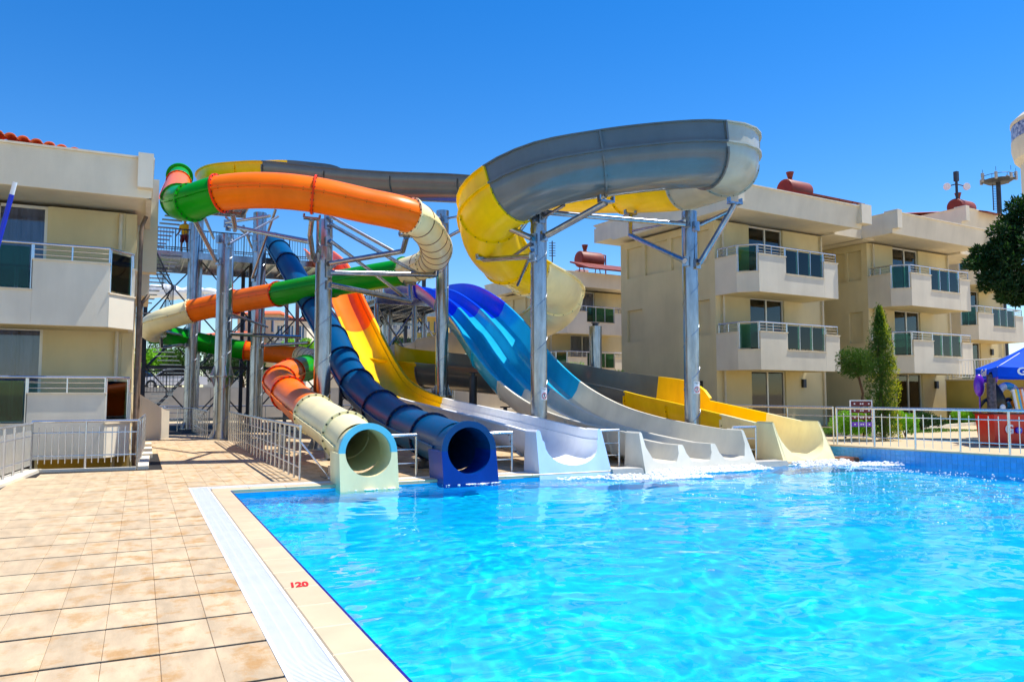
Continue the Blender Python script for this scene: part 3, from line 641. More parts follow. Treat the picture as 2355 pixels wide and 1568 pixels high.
# column four and five hold the upper tube
arm('c4', [on('c4', 606), (926, 578, 22.4), (935, 545, 21.2)], .08, saddle=.08); arm('c4', [on('c4', 627), (1003, 632, 24.4), (1005, 616, 24.2)], .085, saddle=.1)
arm('c4', [on('c4', 655), (945, 692, 25.5), (942, 655, 25.7)], .085, saddle=.08)
arm('c4', [on('c4', 497), (912, 582, 22.4)], .05); arm('c4', [on('c4', 514), (965, 632, 24.2)], .06); arm('c4', [on('c4', 553), (936, 686, 25.3)], .055)
arm('c4', [on('c4', 592, -1), (713, 540, 20.6), (717, 505, 19.9)], .07, saddle=.08)
arm('c5', [on('c5', 545), (1068, 525, 23)], .06); arm('c5', [on('c5', 502), (1062, 497, 23.5)], .04); arm('c5', [on('c5', 497, -1), (985, 495, 27)], .04, clamp=True)
# column two, three and one carry the left bends
arm('c2', [on('c2', 548, -1), (470, 500, 21.5), (470, 494, 20.2)], .05); arm('c2', [on('c2', 600, -.7), (445, 500, 20.4)], .07, saddle=.06)
arm('c2', [(540, 530, 26), (540, 520, 22), (535, 493, 20.1)], .07, saddle=.06); arm('c2', [on('c2', 520), (712, 556, 22.0)], .075)
arm('c2', [on('c2', 512, .6), (620, 497, 24)], .05); arm('c2', [on('c2', 560), (640, 498, 31)], .045); arm('c2', [on('c2', 720), (615, 752, 31.5)], .045)
arm('c3', [on('c3', 640, -.6), (634, 482, 33)], .06); arm('c3', [on('c3', 570, -.6), (560, 520, 30)], .05); arm('c3', [on('c3', 545, -1), (520, 500, 30)], .05)
arm('c2', [on('c2', 768), (690, 775, 30.5)], .07); arm('c3', [on('c3', 795), (710, 788, 31.5)], .07)
arm('c1', [on('c1', 772, -1), (380, 762, 33.4)], .06); arm('c1', [on('c1', 700, -1), (372, 760, 33)], .05); arm('c1', [on('c1', 792, -1), (372, 798, 33.5), (370, 775, 33.2)], .07, saddle=.05)
# warning plates wrapped on two columns
def warning(k, pxx, pyy, name_label):
    c, X, Y, r = CO[k]; q = at(pxx, pyy, D=px((X, Y, 1))[2]); d = V((q.x - X, q.y - Y, 0)); 
    vdir = V((-X, -Y, 0)).normalized(); rdir = V((-vdir.y, vdir.x, 0)); off = (V((q.x, q.y, 0)) - V((X, Y, 0))).dot(rdir); off = max(-r * .75, min(r * .75, off))
    aa = math.asin(off / (r + .004)); nrm = (vdir * math.cos(aa) + rdir * math.sin(aa)); tan = V((-nrm.y, nrm.x, 0)); cen = V((X, Y, q.z)) + nrm * (r + .006)
    t = thing('warning_sign', cen - V((0, 0, .16)), name_label, 'sign', 'warning signs on columns')
    def plate(w0, h0, w1, h1, dn): return [cen + tan * a + V((0, 0, b)) + nrm * (dn - (a * a) / (2 * r) * .9) for a, b in ((w0, h0), (w1, h0), (w1, h1), (w0, h1))]
    mb = MB()
    for i in range(6):
        a0, a1 = -.1 + .2 * i / 6, -.1 + .2 * (i + 1) / 6; mb.hexa(plate(a0, -.16, a1, .16, 0.0)[0:4] + plate(a0, -.16, a1, .16, .003)[0:4])
    mb.build('plate', 'white', t)
    mb = MB(); n = 24
    for i in range(n):
        a0, a1 = 2 * math.pi * i / n, 2 * math.pi * (i + 1) / n
        P = lambda rr, a: cen + tan * (rr * math.cos(a)) + V((0, 0, rr * math.sin(a) - .055)) + nrm * (.006 - (rr * math.cos(a)) ** 2 / (2 * r) * .9)
        mb.add([P(.066, a0), P(.083, a0), P(.083, a1), P(.066, a1)], [(0, 1, 2, 3)])
    P2 = lambda a, b, dn=.0065: cen + tan * a + V((0, 0, b - .055)) + nrm * (dn - a * a / (2 * r) * .9)
    mb.add([P2(-.052, .042), P2(-.042, .052), P2(.052, -.042), P2(.042, -.052)], [(0, 1, 2, 3)]); mb.build('red_ring', 'red_paint', t, fix=False)
    mb = MB(); mb.add([P2(.0 + .014 * math.cos(a), .048 + .014 * math.sin(a), .0058) for a in [k_ * .7 for k_ in range(9)]], [tuple(range(9))])
    mb.add([P2(-.016, .03, .0058), P2(.02, .034, .0058), P2(.012, -.008, .0058), P2(-.012, -.008, .0058)], [(0, 1, 2, 3)])
    mb.add([P2(-.012, -.008, .0058), P2(.0, -.008, .0058), P2(-.022, -.055, .0058), P2(-.036, -.05, .0058)], [(0, 1, 2, 3)]); mb.add([P2(.0, -.008, .0058), P2(.012, -.008, .0058), P2(.036, -.05, .0058), P2(.022, -.056, .0058)], [(0, 1, 2, 3)])
    mb.build('figure', 'black', t, fix=False)
    mb = MB()
    for i, (a, b) in enumerate(((.085, .13), (.07, .112), (.03, .092))):
        x = -a
        while x < a - .012: wd = random.choice((.006, .009, .012)); mb.add([P2(x, b + .055, .0058), P2(x + wd, b + .055, .0058), P2(x + wd, b + .066, .0058), P2(x, b + .066, .0058)], [(0, 1, 2, 3)]); x += wd + .005
    mb.build('small_print', 'black', t, fix=False)
warning('c6', 1252, 905, 'white warning sign with crossed out figure on column beside white exit'); warning('c7', 1603, 891, 'white warning sign with crossed out figure on column beside the yellow flume')
# short posts under the chutes
def post(X, Y, z, r, label, m_='galv'):
    t = thing('chute_post', (X, Y, 0), label, 'post', 'short posts under the chutes'); mb = MB(); mb.tube((X, Y, 0), (X, Y, z), r, 14); mb.build('pole', m_, t, smooth=40)
    mb = MB(); mb.box((X - r - .1, Y - r - .1, 0), (X + r + .1, Y + r + .1, .025)); mb.build('base_plate', m_, t); mb = MB(); mb.tube((X, Y, z), (X, Y, z + .12), r * .5, 8); mb.box((X - .14, Y - .07, z + .1), (X + .14, Y + .07, z + .14)); mb.build('saddle', 'steel_dark', t)
for X, Y, z, r, l in ((3.5, 21.6, .72, .11, 'short post under the orange tube beside the walkway railing'), (3.45, 15.1, .22, .13, 'short post beside the cream tube mouth'), (4.2, 19.0, .4, .11, 'short post under the cream tube behind its second flange'), (5.67, 16.2, .14, .14, 'short post under the dark blue tube near its mouth'),
                      (5.67, 22.2, 1.2, .12, 'post under the dark blue tube at the foot of its slope'), (8.1, 15.2, .0 + .06, .13, 'low post under the white slide exit'), (8.15, 22.6, .55, .12, 'post under the white slide behind the tubes'), (9.95, 23.6, 2.2, .13, 'dark post under the left edge of the three lane slide'),
                      (10.0, 21.2, 1.1, .13, 'shorter post under the left edge of the three lane slide'), (12.7, 18.6, .5, .13, 'post under the right edge of the three lane slide'), (14.85, 19.2, .4, .13, 'post under the yellow end of the long flume'), (14.2, 26.5, 1.1, .12, 'post under the grey bend of the long flume'),
                      (9.9, 31.9, 3.0, .2, 'thick dark post standing behind the yellow slide'), (15.6, 25.0, 4.2, .24, 'thick post holding the cream bend of the long flume'), (8.9, 33.3, 2.1, .12, 'post under the orange bend of the long flume')):
    post(X, Y, z, r, l, 'steel_dark' if 'dark' in l else 'galv')

# ================================================================== start tower
TW = thing('slide_tower', (6, 40, 0), 'tall steel stair tower with platforms where the slides begin', 'tower')
XS = [.1, 2.45, 4.8, 7.1, 9.4, 11.7, 13.9]
for i, X in enumerate(XS):
    for Y in (40.0, 43.2):
        mb = MB(); mb.box((X - .09, Y - .09, 0), (X + .09, Y + .09, 8.15 if i > 1 else 11.5)); mb.build('post', 'galv' if i % 2 else 'steel_dark', TW)
LV = [.4, 2.9, 5.4, 8.0]
for i in range(len(XS) - 1):
    for j in range(3):
        z0, z1 = LV[j], LV[j + 1]; x0, x1 = XS[i] + .09, XS[i + 1] - .09
        mb = MB(); mb.tube((x0, 39.97, z0), (x1, 39.97, z1), .035, 6); mb.tube((x0, 39.93, z1), (x1, 39.93, z0), .035, 6); mb.build('cross_brace', 'steel_dark', TW)
        mb = MB(); mb.tube(((x0 + x1) / 2, 39.89, (z0 + z1) / 2), ((x0 + x1) / 2, 40.0, (z0 + z1) / 2), .14, 12); mb.build('brace_hub', 'galv', TW)
        mb = MB(); mb.box((x0, 39.94, z0 - .07), (x1, 40.06, z0 + .07)); mb.build('beam', 'steel_dark' if j % 2 else 'galv', TW)
        if j < 2: mb = MB(); mb.tube((x0, 43.2, z0), (x1, 43.2, z1), .035, 6); mb.build('cross_brace', 'steel_dark', TW)
def platform(x0, x1, y0, y1, z):
    mb = MB(); mb.box((x0, y0, z - .06), (x1, y1, z)); o = mb.build('platform', 'galv', TW)
    mb = MB()
    for y in (y0 + .06, y1 - .06): mb.box((x0, y - .06, z - .3), (x1, y + .06, z - .062))
    x = x0 + .3
    while x < x1: mb.box((x - .03, y0 + .12, z - .22), (x + .03, y1 - .12, z - .064)); x += .6
    mb.build('joists', 'galv', o)
    return o
def guard(pts, h=1.05, m_='steel_dark', sp=.125):
    mb = MB()
    for a, b in zip(pts, pts[1:]):
        a, b = V(a), V(b); d = b - a; n = max(1, int(d.length / sp))
        mb.tube(a + V((0, 0, h)), b + V((0, 0, h)), .028, 8); mb.tube(a + V((0, 0, .1)), b + V((0, 0, .1)), .018, 6)
        for k in range(n + 1):
            p = a + d * (k / n); mb.tube(p + V((0, 0, 0 if k % 8 == 0 else .1)), p + V((0, 0, h)), .025 if k % 8 == 0 else .011, 5, caps=False)
    return mb.build('guard_rail', m_, TW)
platform(.2, 9.3, 38.4, 43.4, 8.2); platform(1.2, 4.6, 37.6, 41, 10.9); platform(9.6, 13.6, 34.2, 38.6, 6.05); platform(9.4, 14.2, 38.7, 43.4, 6.05)
guard([(.25, 38.45, 8.2), (4.9, 38.45, 8.2)]); guard([(6.4, 38.45, 8.2), (7.3, 38.45, 8.2)]); guard([(.25, 43.3, 8.2), (9.2, 43.3, 8.2)]); guard([(1.25, 37.65, 10.9), (1.7, 37.65, 10.9)]); guard([(1.25, 40.9, 10.9), (4.5, 40.9, 10.9)]); guard([(9.7, 38.5, 6.05), (13.5, 38.5, 6.05)]); guard([(1.25, 37.65, 10.9), (1.25, 40.9, 10.9)])
tv0 = MB().box((-.5, -.14, -.03), (.5, .14, .0))
tme = bpy.data.meshes.new('stair_tread'); tme.from_pydata([tuple(p) for p in tv0.v], [], tv0.f); tme.materials.append(M['galv'])
for k in range(14): inst('stair_tread', tme, TW, (.35 + .105 * k, 38.2 + .02 * k, 8.3 + .19 * k), scale=(.85, 1, 1))
for k in range(13): inst('stair_tread', tme, TW, (1.1 - .1 * k, 38.1, 8.0 - .19 * k), scale=(.9, 1, 1))
for k in range(14): inst('stair_tread', tme, TW, (.2 + .1 * k, 37.9, .3 + .19 * k), scale=(.9, 1, 1))
for k in range(13): inst('stair_tread', tme, TW, (1.2 - .1 * k, 38.1, 2.96 + .19 * k), scale=(.9, 1, 1))
guard([(.0, 37.7, 3.0), (1.2, 37.7, 5.4)], m_='steel_dark'); guard([(1.2, 37.7, 5.4), (.0, 37.7, 7.9)], m_='steel_dark'); guard([(.0, 37.7, 1.6), (1.3, 37.7, 1.6)], m_='steel_dark')
mb = MB(); mb.tube((.45, 37.6, 4.7), (.45, 37.6, 4.85), .14, 12); mb.tube((.45, 37.6, 4.85), (.45, 37.9, 5.1), .03, 6); mb.build('lamp', 'white', TW, smooth=40)
# platform legs under the three lane slide, with their braces
for X in (9.7, 11.5, 13.4):
    for Y in (34.4, 38.4):
        mb = MB(); mb.tube((X, Y, 0), (X, Y, 6), .13, 12); mb.build('leg', 'galv', TW, smooth=40)
for x0, x1 in ((9.7, 11.5), (11.5, 13.4)):
    for z0, z1 in ((.5, 3.0), (3.0, 5.6)):
        mb = MB(); mb.tube((x0, 34.4, z0), (x1, 34.4, z1), .04, 6); mb.tube((x0, 34.33, z1), (x1, 34.33, z0), .04, 6); mb.tube((x0, 34.4, z0), (x1, 34.4, z0), .05, 6); mb.build('cross_brace', 'galv', TW)
# ================================================================== railings
def railing(name, label, pts, h, post_sp, rails, bar=None, r=.03, group=None, mt='steel', cat='railing', post_r=None, base=None, side=None):
    """pts: ground line; rails: heights of thin horizontal bars; bar=(spacing, z0, z1) upright bars, each a part"""
    t = thing(name, pts[0], label, cat, group); pr = post_r or r * .8
    if bar:
        b0 = MB().tube((0, 0, bar[1]), (0, 0, bar[2]), .011, 7); bme = bpy.data.meshes.new('bar'); bme.from_pydata([tuple(p) for p in b0.v], [], b0.f); bme.materials.append(M[mt])
    p0 = MB().tube((0, 0, 0), (0, 0, h), pr, 10); pme = bpy.data.meshes.new('post'); pme.from_pydata([tuple(p) for p in p0.v], [], p0.f); pme.materials.append(M[mt])
    for a, b in zip(pts, pts[1:]):
        a, b = V(a), V(b); d = b - a; n = max(1, round(d.length / post_sp)); Z = V((0, 0, 1))
        mb = MB(); mb.tube(a + Z * h, b + Z * h, r, 12); mb.build('top_rail', mt, t, smooth=40)
        for z in rails: mb = MB(); mb.tube(a + Z * z, b + Z * z, .013, 7); mb.build('rail', mt, t, smooth=40)
        for k in range(n + 1):
            p = a + d * (k / n); inst('post', pme, t, p)
            if bar and k < n:
                m_ = max(1, round(d.length / n / bar[0]))
                for j in range(1, m_): inst('bar', bme, t, p + d * (j / m_ / n))
    return t
# left stairwell fence, three runs round the sunken court
fa, fb, fc, fd = V((-2.35, 15.4, .02)), V((-2.0, 18.78, .02)), V((-.02, 18.6, .02)), V((.14, 23.4, .02))
railing('courtyard_fence', 'silver bar fence on the near edge of the sunken court before the left hotel', [fb, fc], 1.02, 1.05, (.3, .78), (.125, .14, .9))
railing('courtyard_fence', 'silver bar fence leading off the left edge of the picture', [fa + V((-.4, -3.2, 0)), fa, fb], .98, .62, (.25, .72), (.1, .12, .84))
railing('courtyard_fence', 'silver bar fence along the walkway right of the sunken court', [fc, fd], 1.02, 1.2, (.3, .78), (.14, .14, .9))
def kerb(name, pts, wd, h, label, m_='plaster_white', cat='kerb'):
    mb = MB()
    for a, b in zip(pts, pts[1:]):
        a, b = V(a), V(b); d = (b - a).normalized(); e = V((-d.y, d.x, 0)) * wd / 2; a2, b2 = a - d * wd * .5, b + d * wd * .5; Z = V((0, 0, h)); z0 = V((0, 0, -.03))
        mb.hexa([a2 - e + z0, b2 - e + z0, b2 + e + z0, a2 + e + z0, a2 - e + Z, b2 - e + Z, b2 + e + Z, a2 + e + Z])
    o = mb.build(name, m_); solo(o, pts[0]); return tag(o, label, cat)
kerb('court_kerb', [(-2.75, 12.2, 0), (-2.35, 15.4, 0), (-2.0, 18.78, 0)], .34, .05, 'white painted kerb under the fence at the left edge of the picture')
kerb('court_kerb', [(-1.8, 18.76, 0), (-.1, 18.61, 0)], .14, .05, 'white kerb under the fence facing the pool')
kerb('court_kerb', [(.1, 18.7, 0), (.15, 21.6, 0)], .22, .06, 'white kerb beside the walkway, right of the sunken court')
for k in range(3): kerb('kerb_step', [(.2, 21.9 + 1.1 * k, 0), (.2, 22.5 + 1.1 * k, 0)], .26, .1 + .06 * k, ('lowest', 'middle', 'highest')[k] + ' white kerb block stepping up beside the walkway fence', cat='kerb')
# walkway railing with three wires, slides side
railing('walkway_railing', 'steel railing with horizontal wires beside the walkway under the tubes', [V((2.72, 14.75, 0)), V((2.75, 22.5, 0)), V((2.8, 28.3, 0))], 1.0, .58, (.24, .5, .76), None, post_r=.022)
railing('walkway_railing', 'steel railing behind the bolted column at the far end of the walkway', [V((2.2, 29.6, 0)), V((2.1, 36.5, 0)), V((.9, 37, 0))], 1.0, .7, (.3, .55, .8), None, post_r=.02)
t = thing('railing_brace', (2.72, 14.8, 0), 'slanted steel brace at the pool end of the walkway railing', 'brace'); mb = MB(); mb.tube((2.73, 14.78, .72), (3.25, 14.62, .04), .018, 8); mb.build('strut', 'steel', t); mb = MB(); mb.tube((3.25, 14.62, .004), (3.25, 14.62, .05), .04, 10); mb.build('foot', 'steel', t)
# short rails between the exits
for x0, x1, l in ((4.42, 4.95, 'between the cream and dark blue tube mouths'), (6.42, 7.05, 'between the dark blue tube mouth and the white exit'), (9.08, 9.72, 'between the white exit and the three lane slide'), (13.02, 13.75, 'between the three lane slide and the cream flume exit')):
    railing('exit_rail', 'short steel rail ' + l, [V((x0, 14.62, 0)), V((x1, 14.62, 0))], .8, .7, (.25, .52), None, r=.035, post_r=.025, group='short rails between the exits')
# fence on the blue wall and its run back along the terrace
def fp(s): q = wp(s, .12, WALLZ); return q
railing('terrace_fence', 'silver bar fence on top of the blue tiled pool wall', [fp(0.2), fp(9.6)], .97, 1.07, (.24, .76), (.195, .04, .84), r=.034, post_r=.028)
railing('terrace_fence', 'silver railing running back behind the cream flume exit', [fp(.1), V((16.9, 21.5, WALLZ))], .97, 1.6, (.45, .75), None, r=.034, post_r=.02)
# edge stones at the back of the pool
for x0, x1, l in ((9.0, 9.75, 'grey stone slab at the pool edge left of the three lane slide'), (12.95, 13.9, 'grey stone slab at the pool edge right of the three lane slide'), (15.75, 16.3, 'brown stone at the pool edge by the blue wall')):
    mb = MB(); mb.hexa([V((x0, 13.74, -.1)), V((x1, 13.7, -.1)), V((x1 - .05, 14.1, -.1)), V((x0 + .02, 14.12, -.1)), V((x0, 13.78, .035)), V((x1, 13.75, .03)), V((x1 - .05, 14.1, .04)), V((x0 + .02, 14.12, .035))])
    o = mb.build('edge_slab', 'brown' if 'brown' in l else 'concrete'); solo(o, ((x0 + x1) / 2, 13.9, -.1)); tag(o, l, 'stone slab')
# ================================================================== the hotel blocks
def holed(mb, P, a0, a1, z0, z1, holes, t, mi=0):
    xs = sorted({a0, a1, *[h[0] for h in holes], *[h[1] for h in holes]}); zs = sorted({z0, z1, *[h[2] for h in holes], *[h[3] for h in holes]})
    for xa, xb in zip(xs, xs[1:]):
        for za, zb in zip(zs, zs[1:]):
            cx, cz = (xa + xb) / 2, (za + zb) / 2
            if any(h[0] < cx < h[1] and h[2] < cz < h[3] for h in holes): continue
            mb.hexa([P(a, z, d) for z in (za, zb) for a, d in ((xa, 0), (xb, 0), (xb, t), (xa, t))], mi)
def hotel(label, O, ang, zo, ov=.9, mirror=False, detail=True, link=True, heater=None, floors=(1, 2), group='hotel blocks', ground_doors=True, eave_end=6.6, tiles=False):
    O = V(O); U = V((math.cos(ang), math.sin(ang), 0)); N = V((U.y, -U.x, 0))
    if mirror: U = -U
    T = lambda u, n, z: V((O.x, O.y, 0)) + U * u + N * n + V((0, 0, z + zo))
    h = thing('hotel_block', T(3, 0, 0), label, 'building', group)
    FH = 2.93; D0, D1, DH = 1.93, 3.95, 2.25
    # front wall
    mb = MB(); holes = [(D0, D1, FH * k, FH * k + DH) for k in range(3)]
    holed(mb, lambda a, z, d: T(a, -d, z), 0.26, 6.5, -.15, 8.1, holes, .26); mb.build('front_wall', 'plaster', h)
    # side wall with blind niches
    nich = [(4.34, 5.37, 6.44, 7.8), (2.71, 4.14, 6.44, 7.8), (1.15, 2.47, 6.44, 7.8), (.3, 1.0, 6.44, 7.8), (4.34, 5.37, 3.59, 5.0), (.3, 1.0, 3.59, 5.0)]
    mb = MB(); holed(mb, lambda a, z, d: T(d, -a, z), 0, 5.8, -.15, 8.1, [] if mirror else nich, .255); mb.build('side_wall', 'plaster', h)
    if not mirror:
        for a, b, c, d in nich:
            mb = MB(); mb.box((.11, -b + .004, c + .004), (.2, -a - .004, d - .004), T=T); mb.build('blind_niche', 'plaster', h)
    mb = MB(); mb.box((.3, -5.79, -.15), (6.49, -5.3, 8.05), T=T); mb.box((6.24, -5.29, -.15), (6.49, -.28, 8.05), T=T); mb.build('rear_wall', 'plaster', h)
    # sliding doors
    for k in range(3):
        z = FH * k; mb = MB()
        for a, b in ((D0 + .003, D0 + .07), (D1 - .07, D1 - .003), ((D0 + D1) / 2 - .035, (D0 + D1) / 2 + .035)): mb.box((a, -.15, z + .003), (b, -.07, z + DH - .003), T=T)
        mb.box((D0 + .07, -.15, z + DH - .075), (D1 - .07, -.07, z + DH - .003), T=T); mb.box((D0 + .07, -.15, z + .003), (D1 - .07, -.07, z + .06), T=T)
        dr = mb.build('sliding_door', 'alu', h)
        for a, b in ((D0 + .07, (D0 + D1) / 2 - .035), ((D0 + D1) / 2 + .035, D1 - .07)):
            mb = MB(); mb.box((a, -.115, z + .06), (b, -.105, z + DH - .075), T=T); mb.build('pane', 'window_glass', dr)
        mb = MB(); n = 60; pf = []
        for i in range(n + 1): pf.append((D0 + (D1 - D0) * i / n, -.21 - .025 * math.sin(i * 1.35 + math.sin(i * .37) * 2)))
        vs_ = [T(a, b, z) for a, b in pf] + [T(a, b, z + DH) for a, b in pf]; mb.add(vs_, [(i, i + 1, n + 2 + i, n + 1 + i) for i in range(n)]); mb.build('curtain', 'curtain', dr, smooth=60, fix=False)
    # balconies
    for k in floors:
        z = FH * k; zb, zc, zr = z - .75, z + .67, z + 1.04
        line = [(0.0, .0), (0.0, 1.1), (.5, 1.75), (5.1, 1.75), (5.1, .0)]
        mb = MB(); mb.prism([(.1, .004), (.1, 1.05), (.55, 1.65), (5.0, 1.65), (5.0, .004)], lambda a, b, w_: T(a, b, w_), zb + .02, z - .004); bal = mb.build('balcony', 'plaster', h)
        tk = .11
        def para(p, q, top, m_='plaster_white', capped=True, ex0=0, ex1=0):
            p, q = V((*p, 0)), V((*q, 0)); d = (q - p).normalized(); e = V((d.y, -d.x, 0)) * tk; p2, q2 = p - d * ex0, q + d * ex1
            if e.dot(V((2.5, .5, 0)) - p) < 0: e = -e
            mb = MB(); mb.hexa([T(a.x, a.y, zz) for zz in (zb, top) for a in (p2, q2, q2 + e, p2 + e)]); o = mb.build('parapet', m_, bal)
            mb = MB(); o_ = e.normalized() * -.03; i_ = e + e.normalized() * .03; mb.hexa([T(a.x, a.y, zz) for zz in (top + .002, top + .034) for a in (p2 + o_ - d * .02, q2 + o_ + d * .02, q2 + i_ + d * .02, p2 + i_ - d * .02)]); mb.build('cap', 'marble', o)
        para(line[0], (0, 1.1), zc); para((0, 1.102), (.5, 1.752), z); para((.502, 1.75), (2.0, 1.75), zc); para((2.002, 1.748), (4.25, 1.748), z); para((4.252, 1.75), (5.1, 1.75), zc); para((5.1, 1.638), (5.1, 0), zc)
        def rp(p, zz): return T(p[0], p[1], zz)
        ins = [(.05, .1), (.05, 1.08), (.52, 1.69), (5.04, 1.69), (5.04, .1)]
        mb = MB()
        for a, b in zip(ins, ins[1:]): mb.tube(rp(a, zr), rp(b, zr), .032, 10)
        rl = mb.build('handrail', 'steel', bal, smooth=40)
        if detail:
            def lerp(p, q, f): return (p[0] + (q[0] - p[0]) * f, p[1] + (q[1] - p[1]) * f)
            for p, q, n, b0 in ((ins[0], ins[1], 2, zc), (ins[2], (2.0, 1.69), 2, zc), ((4.28, 1.69), ins[3], 1, zc), (ins[3], ins[4], 3, zc)):
                for zz in (zc + .13, zc + .25): mb = MB(); mb.tube(rp(p, zz), rp(q, zz), .011, 6); mb.build('rail', 'steel', bal)
                for i in range(n + 1): mb = MB(); a = lerp(p, q, i / n); mb.tube(rp(a, b0 + .03), rp(a, zr), .02, 8); mb.build('post', 'steel', bal)
            for p, q, n in ((ins[1], ins[2], 1), ((2.03, 1.69), (4.22, 1.69), 3)):
                for i in range(n + 1): mb = MB(); a = lerp(p, q, .06 + .88 * i / n if n == 1 else i / n); mb.tube(rp(a, z + .03), rp(a, zr), .02, 8); mb.build('post', 'steel', bal)
                for i in range(n):
                    a, b = lerp(p, q, (i + .06) / n), lerp(p, q, (i + .94) / n); d = V((b[0] - a[0], b[1] - a[1], 0)).normalized(); e = V((-d.y, d.x, 0)) * .005
                    mb = MB(); mb.hexa([T(c[0] + sg * e.x, c[1] + sg * e.y, zz) for zz in (z + .08, zr - .08) for c, sg in ((a, 1), (b, 1), (b, -1), (a, -1))]); mb.build('glass_panel', 'green_glass', bal)
    # eaves with fascia, capping and end brackets
    ez0, ez1 = 8.12, 8.98
    mb = MB(); poly = [(-ov, 1.85), (eave_end, 1.85), (eave_end, -6.6), (-ov, -6.6)]
    mb.prism(poly, lambda a, b, w_: T(a, b, w_), ez0 + .1, ez1 - .12)
    for (a0, b0), (a1, b1) in (((-ov, 1.85), (eave_end, 1.85)), ((-ov, 1.85), (-ov, -6.6))):
        if b0 == b1: mb.hexa([T(a, b, z) for z, nn in ((ez0, 1.83), (ez1, 1.99)) for a, b in ((a0, nn), (a1, nn), (a1, 1.7), (a0, 1.7))])
        else: mb.hexa([T(a, b, z) for z in (0, 1) for a, b in ()] or [T(-ov - .003, 1.853, ez0), T(-ov + .12, 1.73, ez0), T(-ov + .12, -5.2, ez0), T(-ov - .003, -5.2, ez0), T(-ov - .003, 1.853, ez1), T(-ov + .12, 1.73, ez1), T(-ov + .12, -6.6, ez1), T(-ov - .003, -6.6, ez1)])
    ev = mb.build('eave', 'plaster_white', h)
    mb = MB(); mb.box((-ov - .04, 1.71, ez1 + .002), (eave_end, 2.04, ez1 + .05), T=T); mb.box((-ov - .04, -6.6, ez1 + .002), (-ov + .14, 1.708, ez1 + .049), T=T); mb.build('eave_cap', 'marble', ev)
    for u0, u1 in ((-ov - .02, -ov + .3), (eave_end - .35, eave_end + .3)):
        mb = MB(); mb.box((u0, 1.5, ez0 + .18), (u1, 2.12, ez1 + .12), T=T); mb.build('eave_bracket', 'plaster_white', ev)
    # tiled roof
    mb = MB(); n = 34; u0, u1 = -ov + .2, eave_end - .2; pf = []
    for i in range(n * 6 + 1): pf.append((u0 + (u1 - u0) * i / (n * 6), .035 * abs(math.sin(i * math.pi / 6))))
    rows = [(1.62, 8.9), (-2.2, 9.55), (-6.2, 8.9)]
    for (na, za), (nb, zb2) in zip(rows, rows[1:]):
        vs_ = [T(a, na, za + c) for a, c in pf] + [T(a, nb, zb2 + c) for a, c in pf]; mb.add(vs_, [(i, i + 1, len(pf) + i + 1, len(pf) + i) for i in range(len(pf) - 1)])
    rf = mb.build('roof', 'roof_tile', h, fix=False)
    mb = MB(); mb.box((4.6, -3.2, 9.0), (5.3, -2.5, 10.1), T=T); mb.build('chimney', 'plaster_white', rf)
    if link:
        mb = MB(); holed(mb, lambda a, z, d: T(a, -2.6 - d, z), 6.5, 9.3, -.15, 8.1, [(6.75, 8.35, -.15, 2.5), (6.9, 8.2, 3.3, 5.0), (6.9, 8.2, 6.2, 7.6)], .25); mb.build('link_wall', 'plaster', h)
        mb = MB(); mb.box((6.52, -5.2, -.15), (9.28, -5.0, 8.0), T=T); mb.build('stair_back', 'plaster', h)
        mb = MB(); mb.box((6.5, -2.9, 8.12), (9.3, .6, 8.75), T=T); mb.build('link_roof', 'plaster_white', h)
    # down pipes and wall lamp
    for u_, n_, m_ in ((.12, .09, 'pipe_plastic'), (6.3, .08, 'pipe_plastic')):
        mb = MB(); mb.tube(T(u_ if u_ > 1 else .36, n_, -.1), T(u_ if u_ > 1 else .36, n_, 8.05), .045, 8); mb.build('down_pipe', m_, h, smooth=40)
    mb = MB(); mb.box((4.9, .003, 1.55), (5.08, .12, 1.9), T=T); mb.build('wall_lamp', 'steel_dark', h)
    return h, T
L_, TL = hotel('cream hotel block with two balconies and sliding doors at the left edge', (-.2, 21.3), 0, -1.99, ov=.3, mirror=True, link=False)
B1, TB1 = hotel('cream hotel block with blind niches in its side, nearest the long flume', (20.1, 23.4), math.radians(5), .34)
B2, TB2 = hotel('middle cream hotel block behind the slim cypress', TB1(9.3, .2, 0), math.radians(5), .34)
B3, TB3 = hotel('cream hotel block on the raised ground above the garden wall', TB1(19.2, -2.3, 0), math.radians(5), 2.3)
q = atz(1255, 49.5, 0); B0, TB0 = hotel('distant cream hotel block seen behind the grey column and cream bend', (q.x, q.y), math.radians(5), .34)
# left block: stepped side bays, down pipes, ochre basement
mb = MB()
for y0, y1, z0, z1, x1 in ((23.2, 23.7, 4.95, 7.55, .3), (23.72, 27.0, 5.6, 7.3, .16), (24.2, 27.2, 4.4, 5.58, .14)): mb.box((-.46, y0, z0), (x1, y1, z1))
mb.build('side_bay', 'plaster_white', L_)
for pts in ([(.0, 21.15, 6.05), (-.08, 21.1, 5.8), (-.1, 21.08, 5.6), (-.1, 21.08, -.2)], [(.12, 23.6, 4.35), (-.05, 23.4, 4.1), (-.05, 23.4, .1)]):
    mb = MB(); mb.pipe(pts, .05, 10); mb.build('down_pipe', 'pipe_brown', L_, smooth=50)
mb = MB(); mb.box((-2.12, 21.287, -1.98), (-.25, 21.297, .2)); mb.box((-6.3, 21.287, -1.98), (-4.16, 21.297, .2)); mb.box((-4.16, 21.287, .3), (-2.12, 21.297, .5)); mb.build('basement_render', 'plaster_ochre', L_)
mb = MB(); mb.box((-1.15, 20.75, -1.4), (-.75, 21.28, -.4)); mb.build('basement_ledge', 'plaster_ochre', L_)
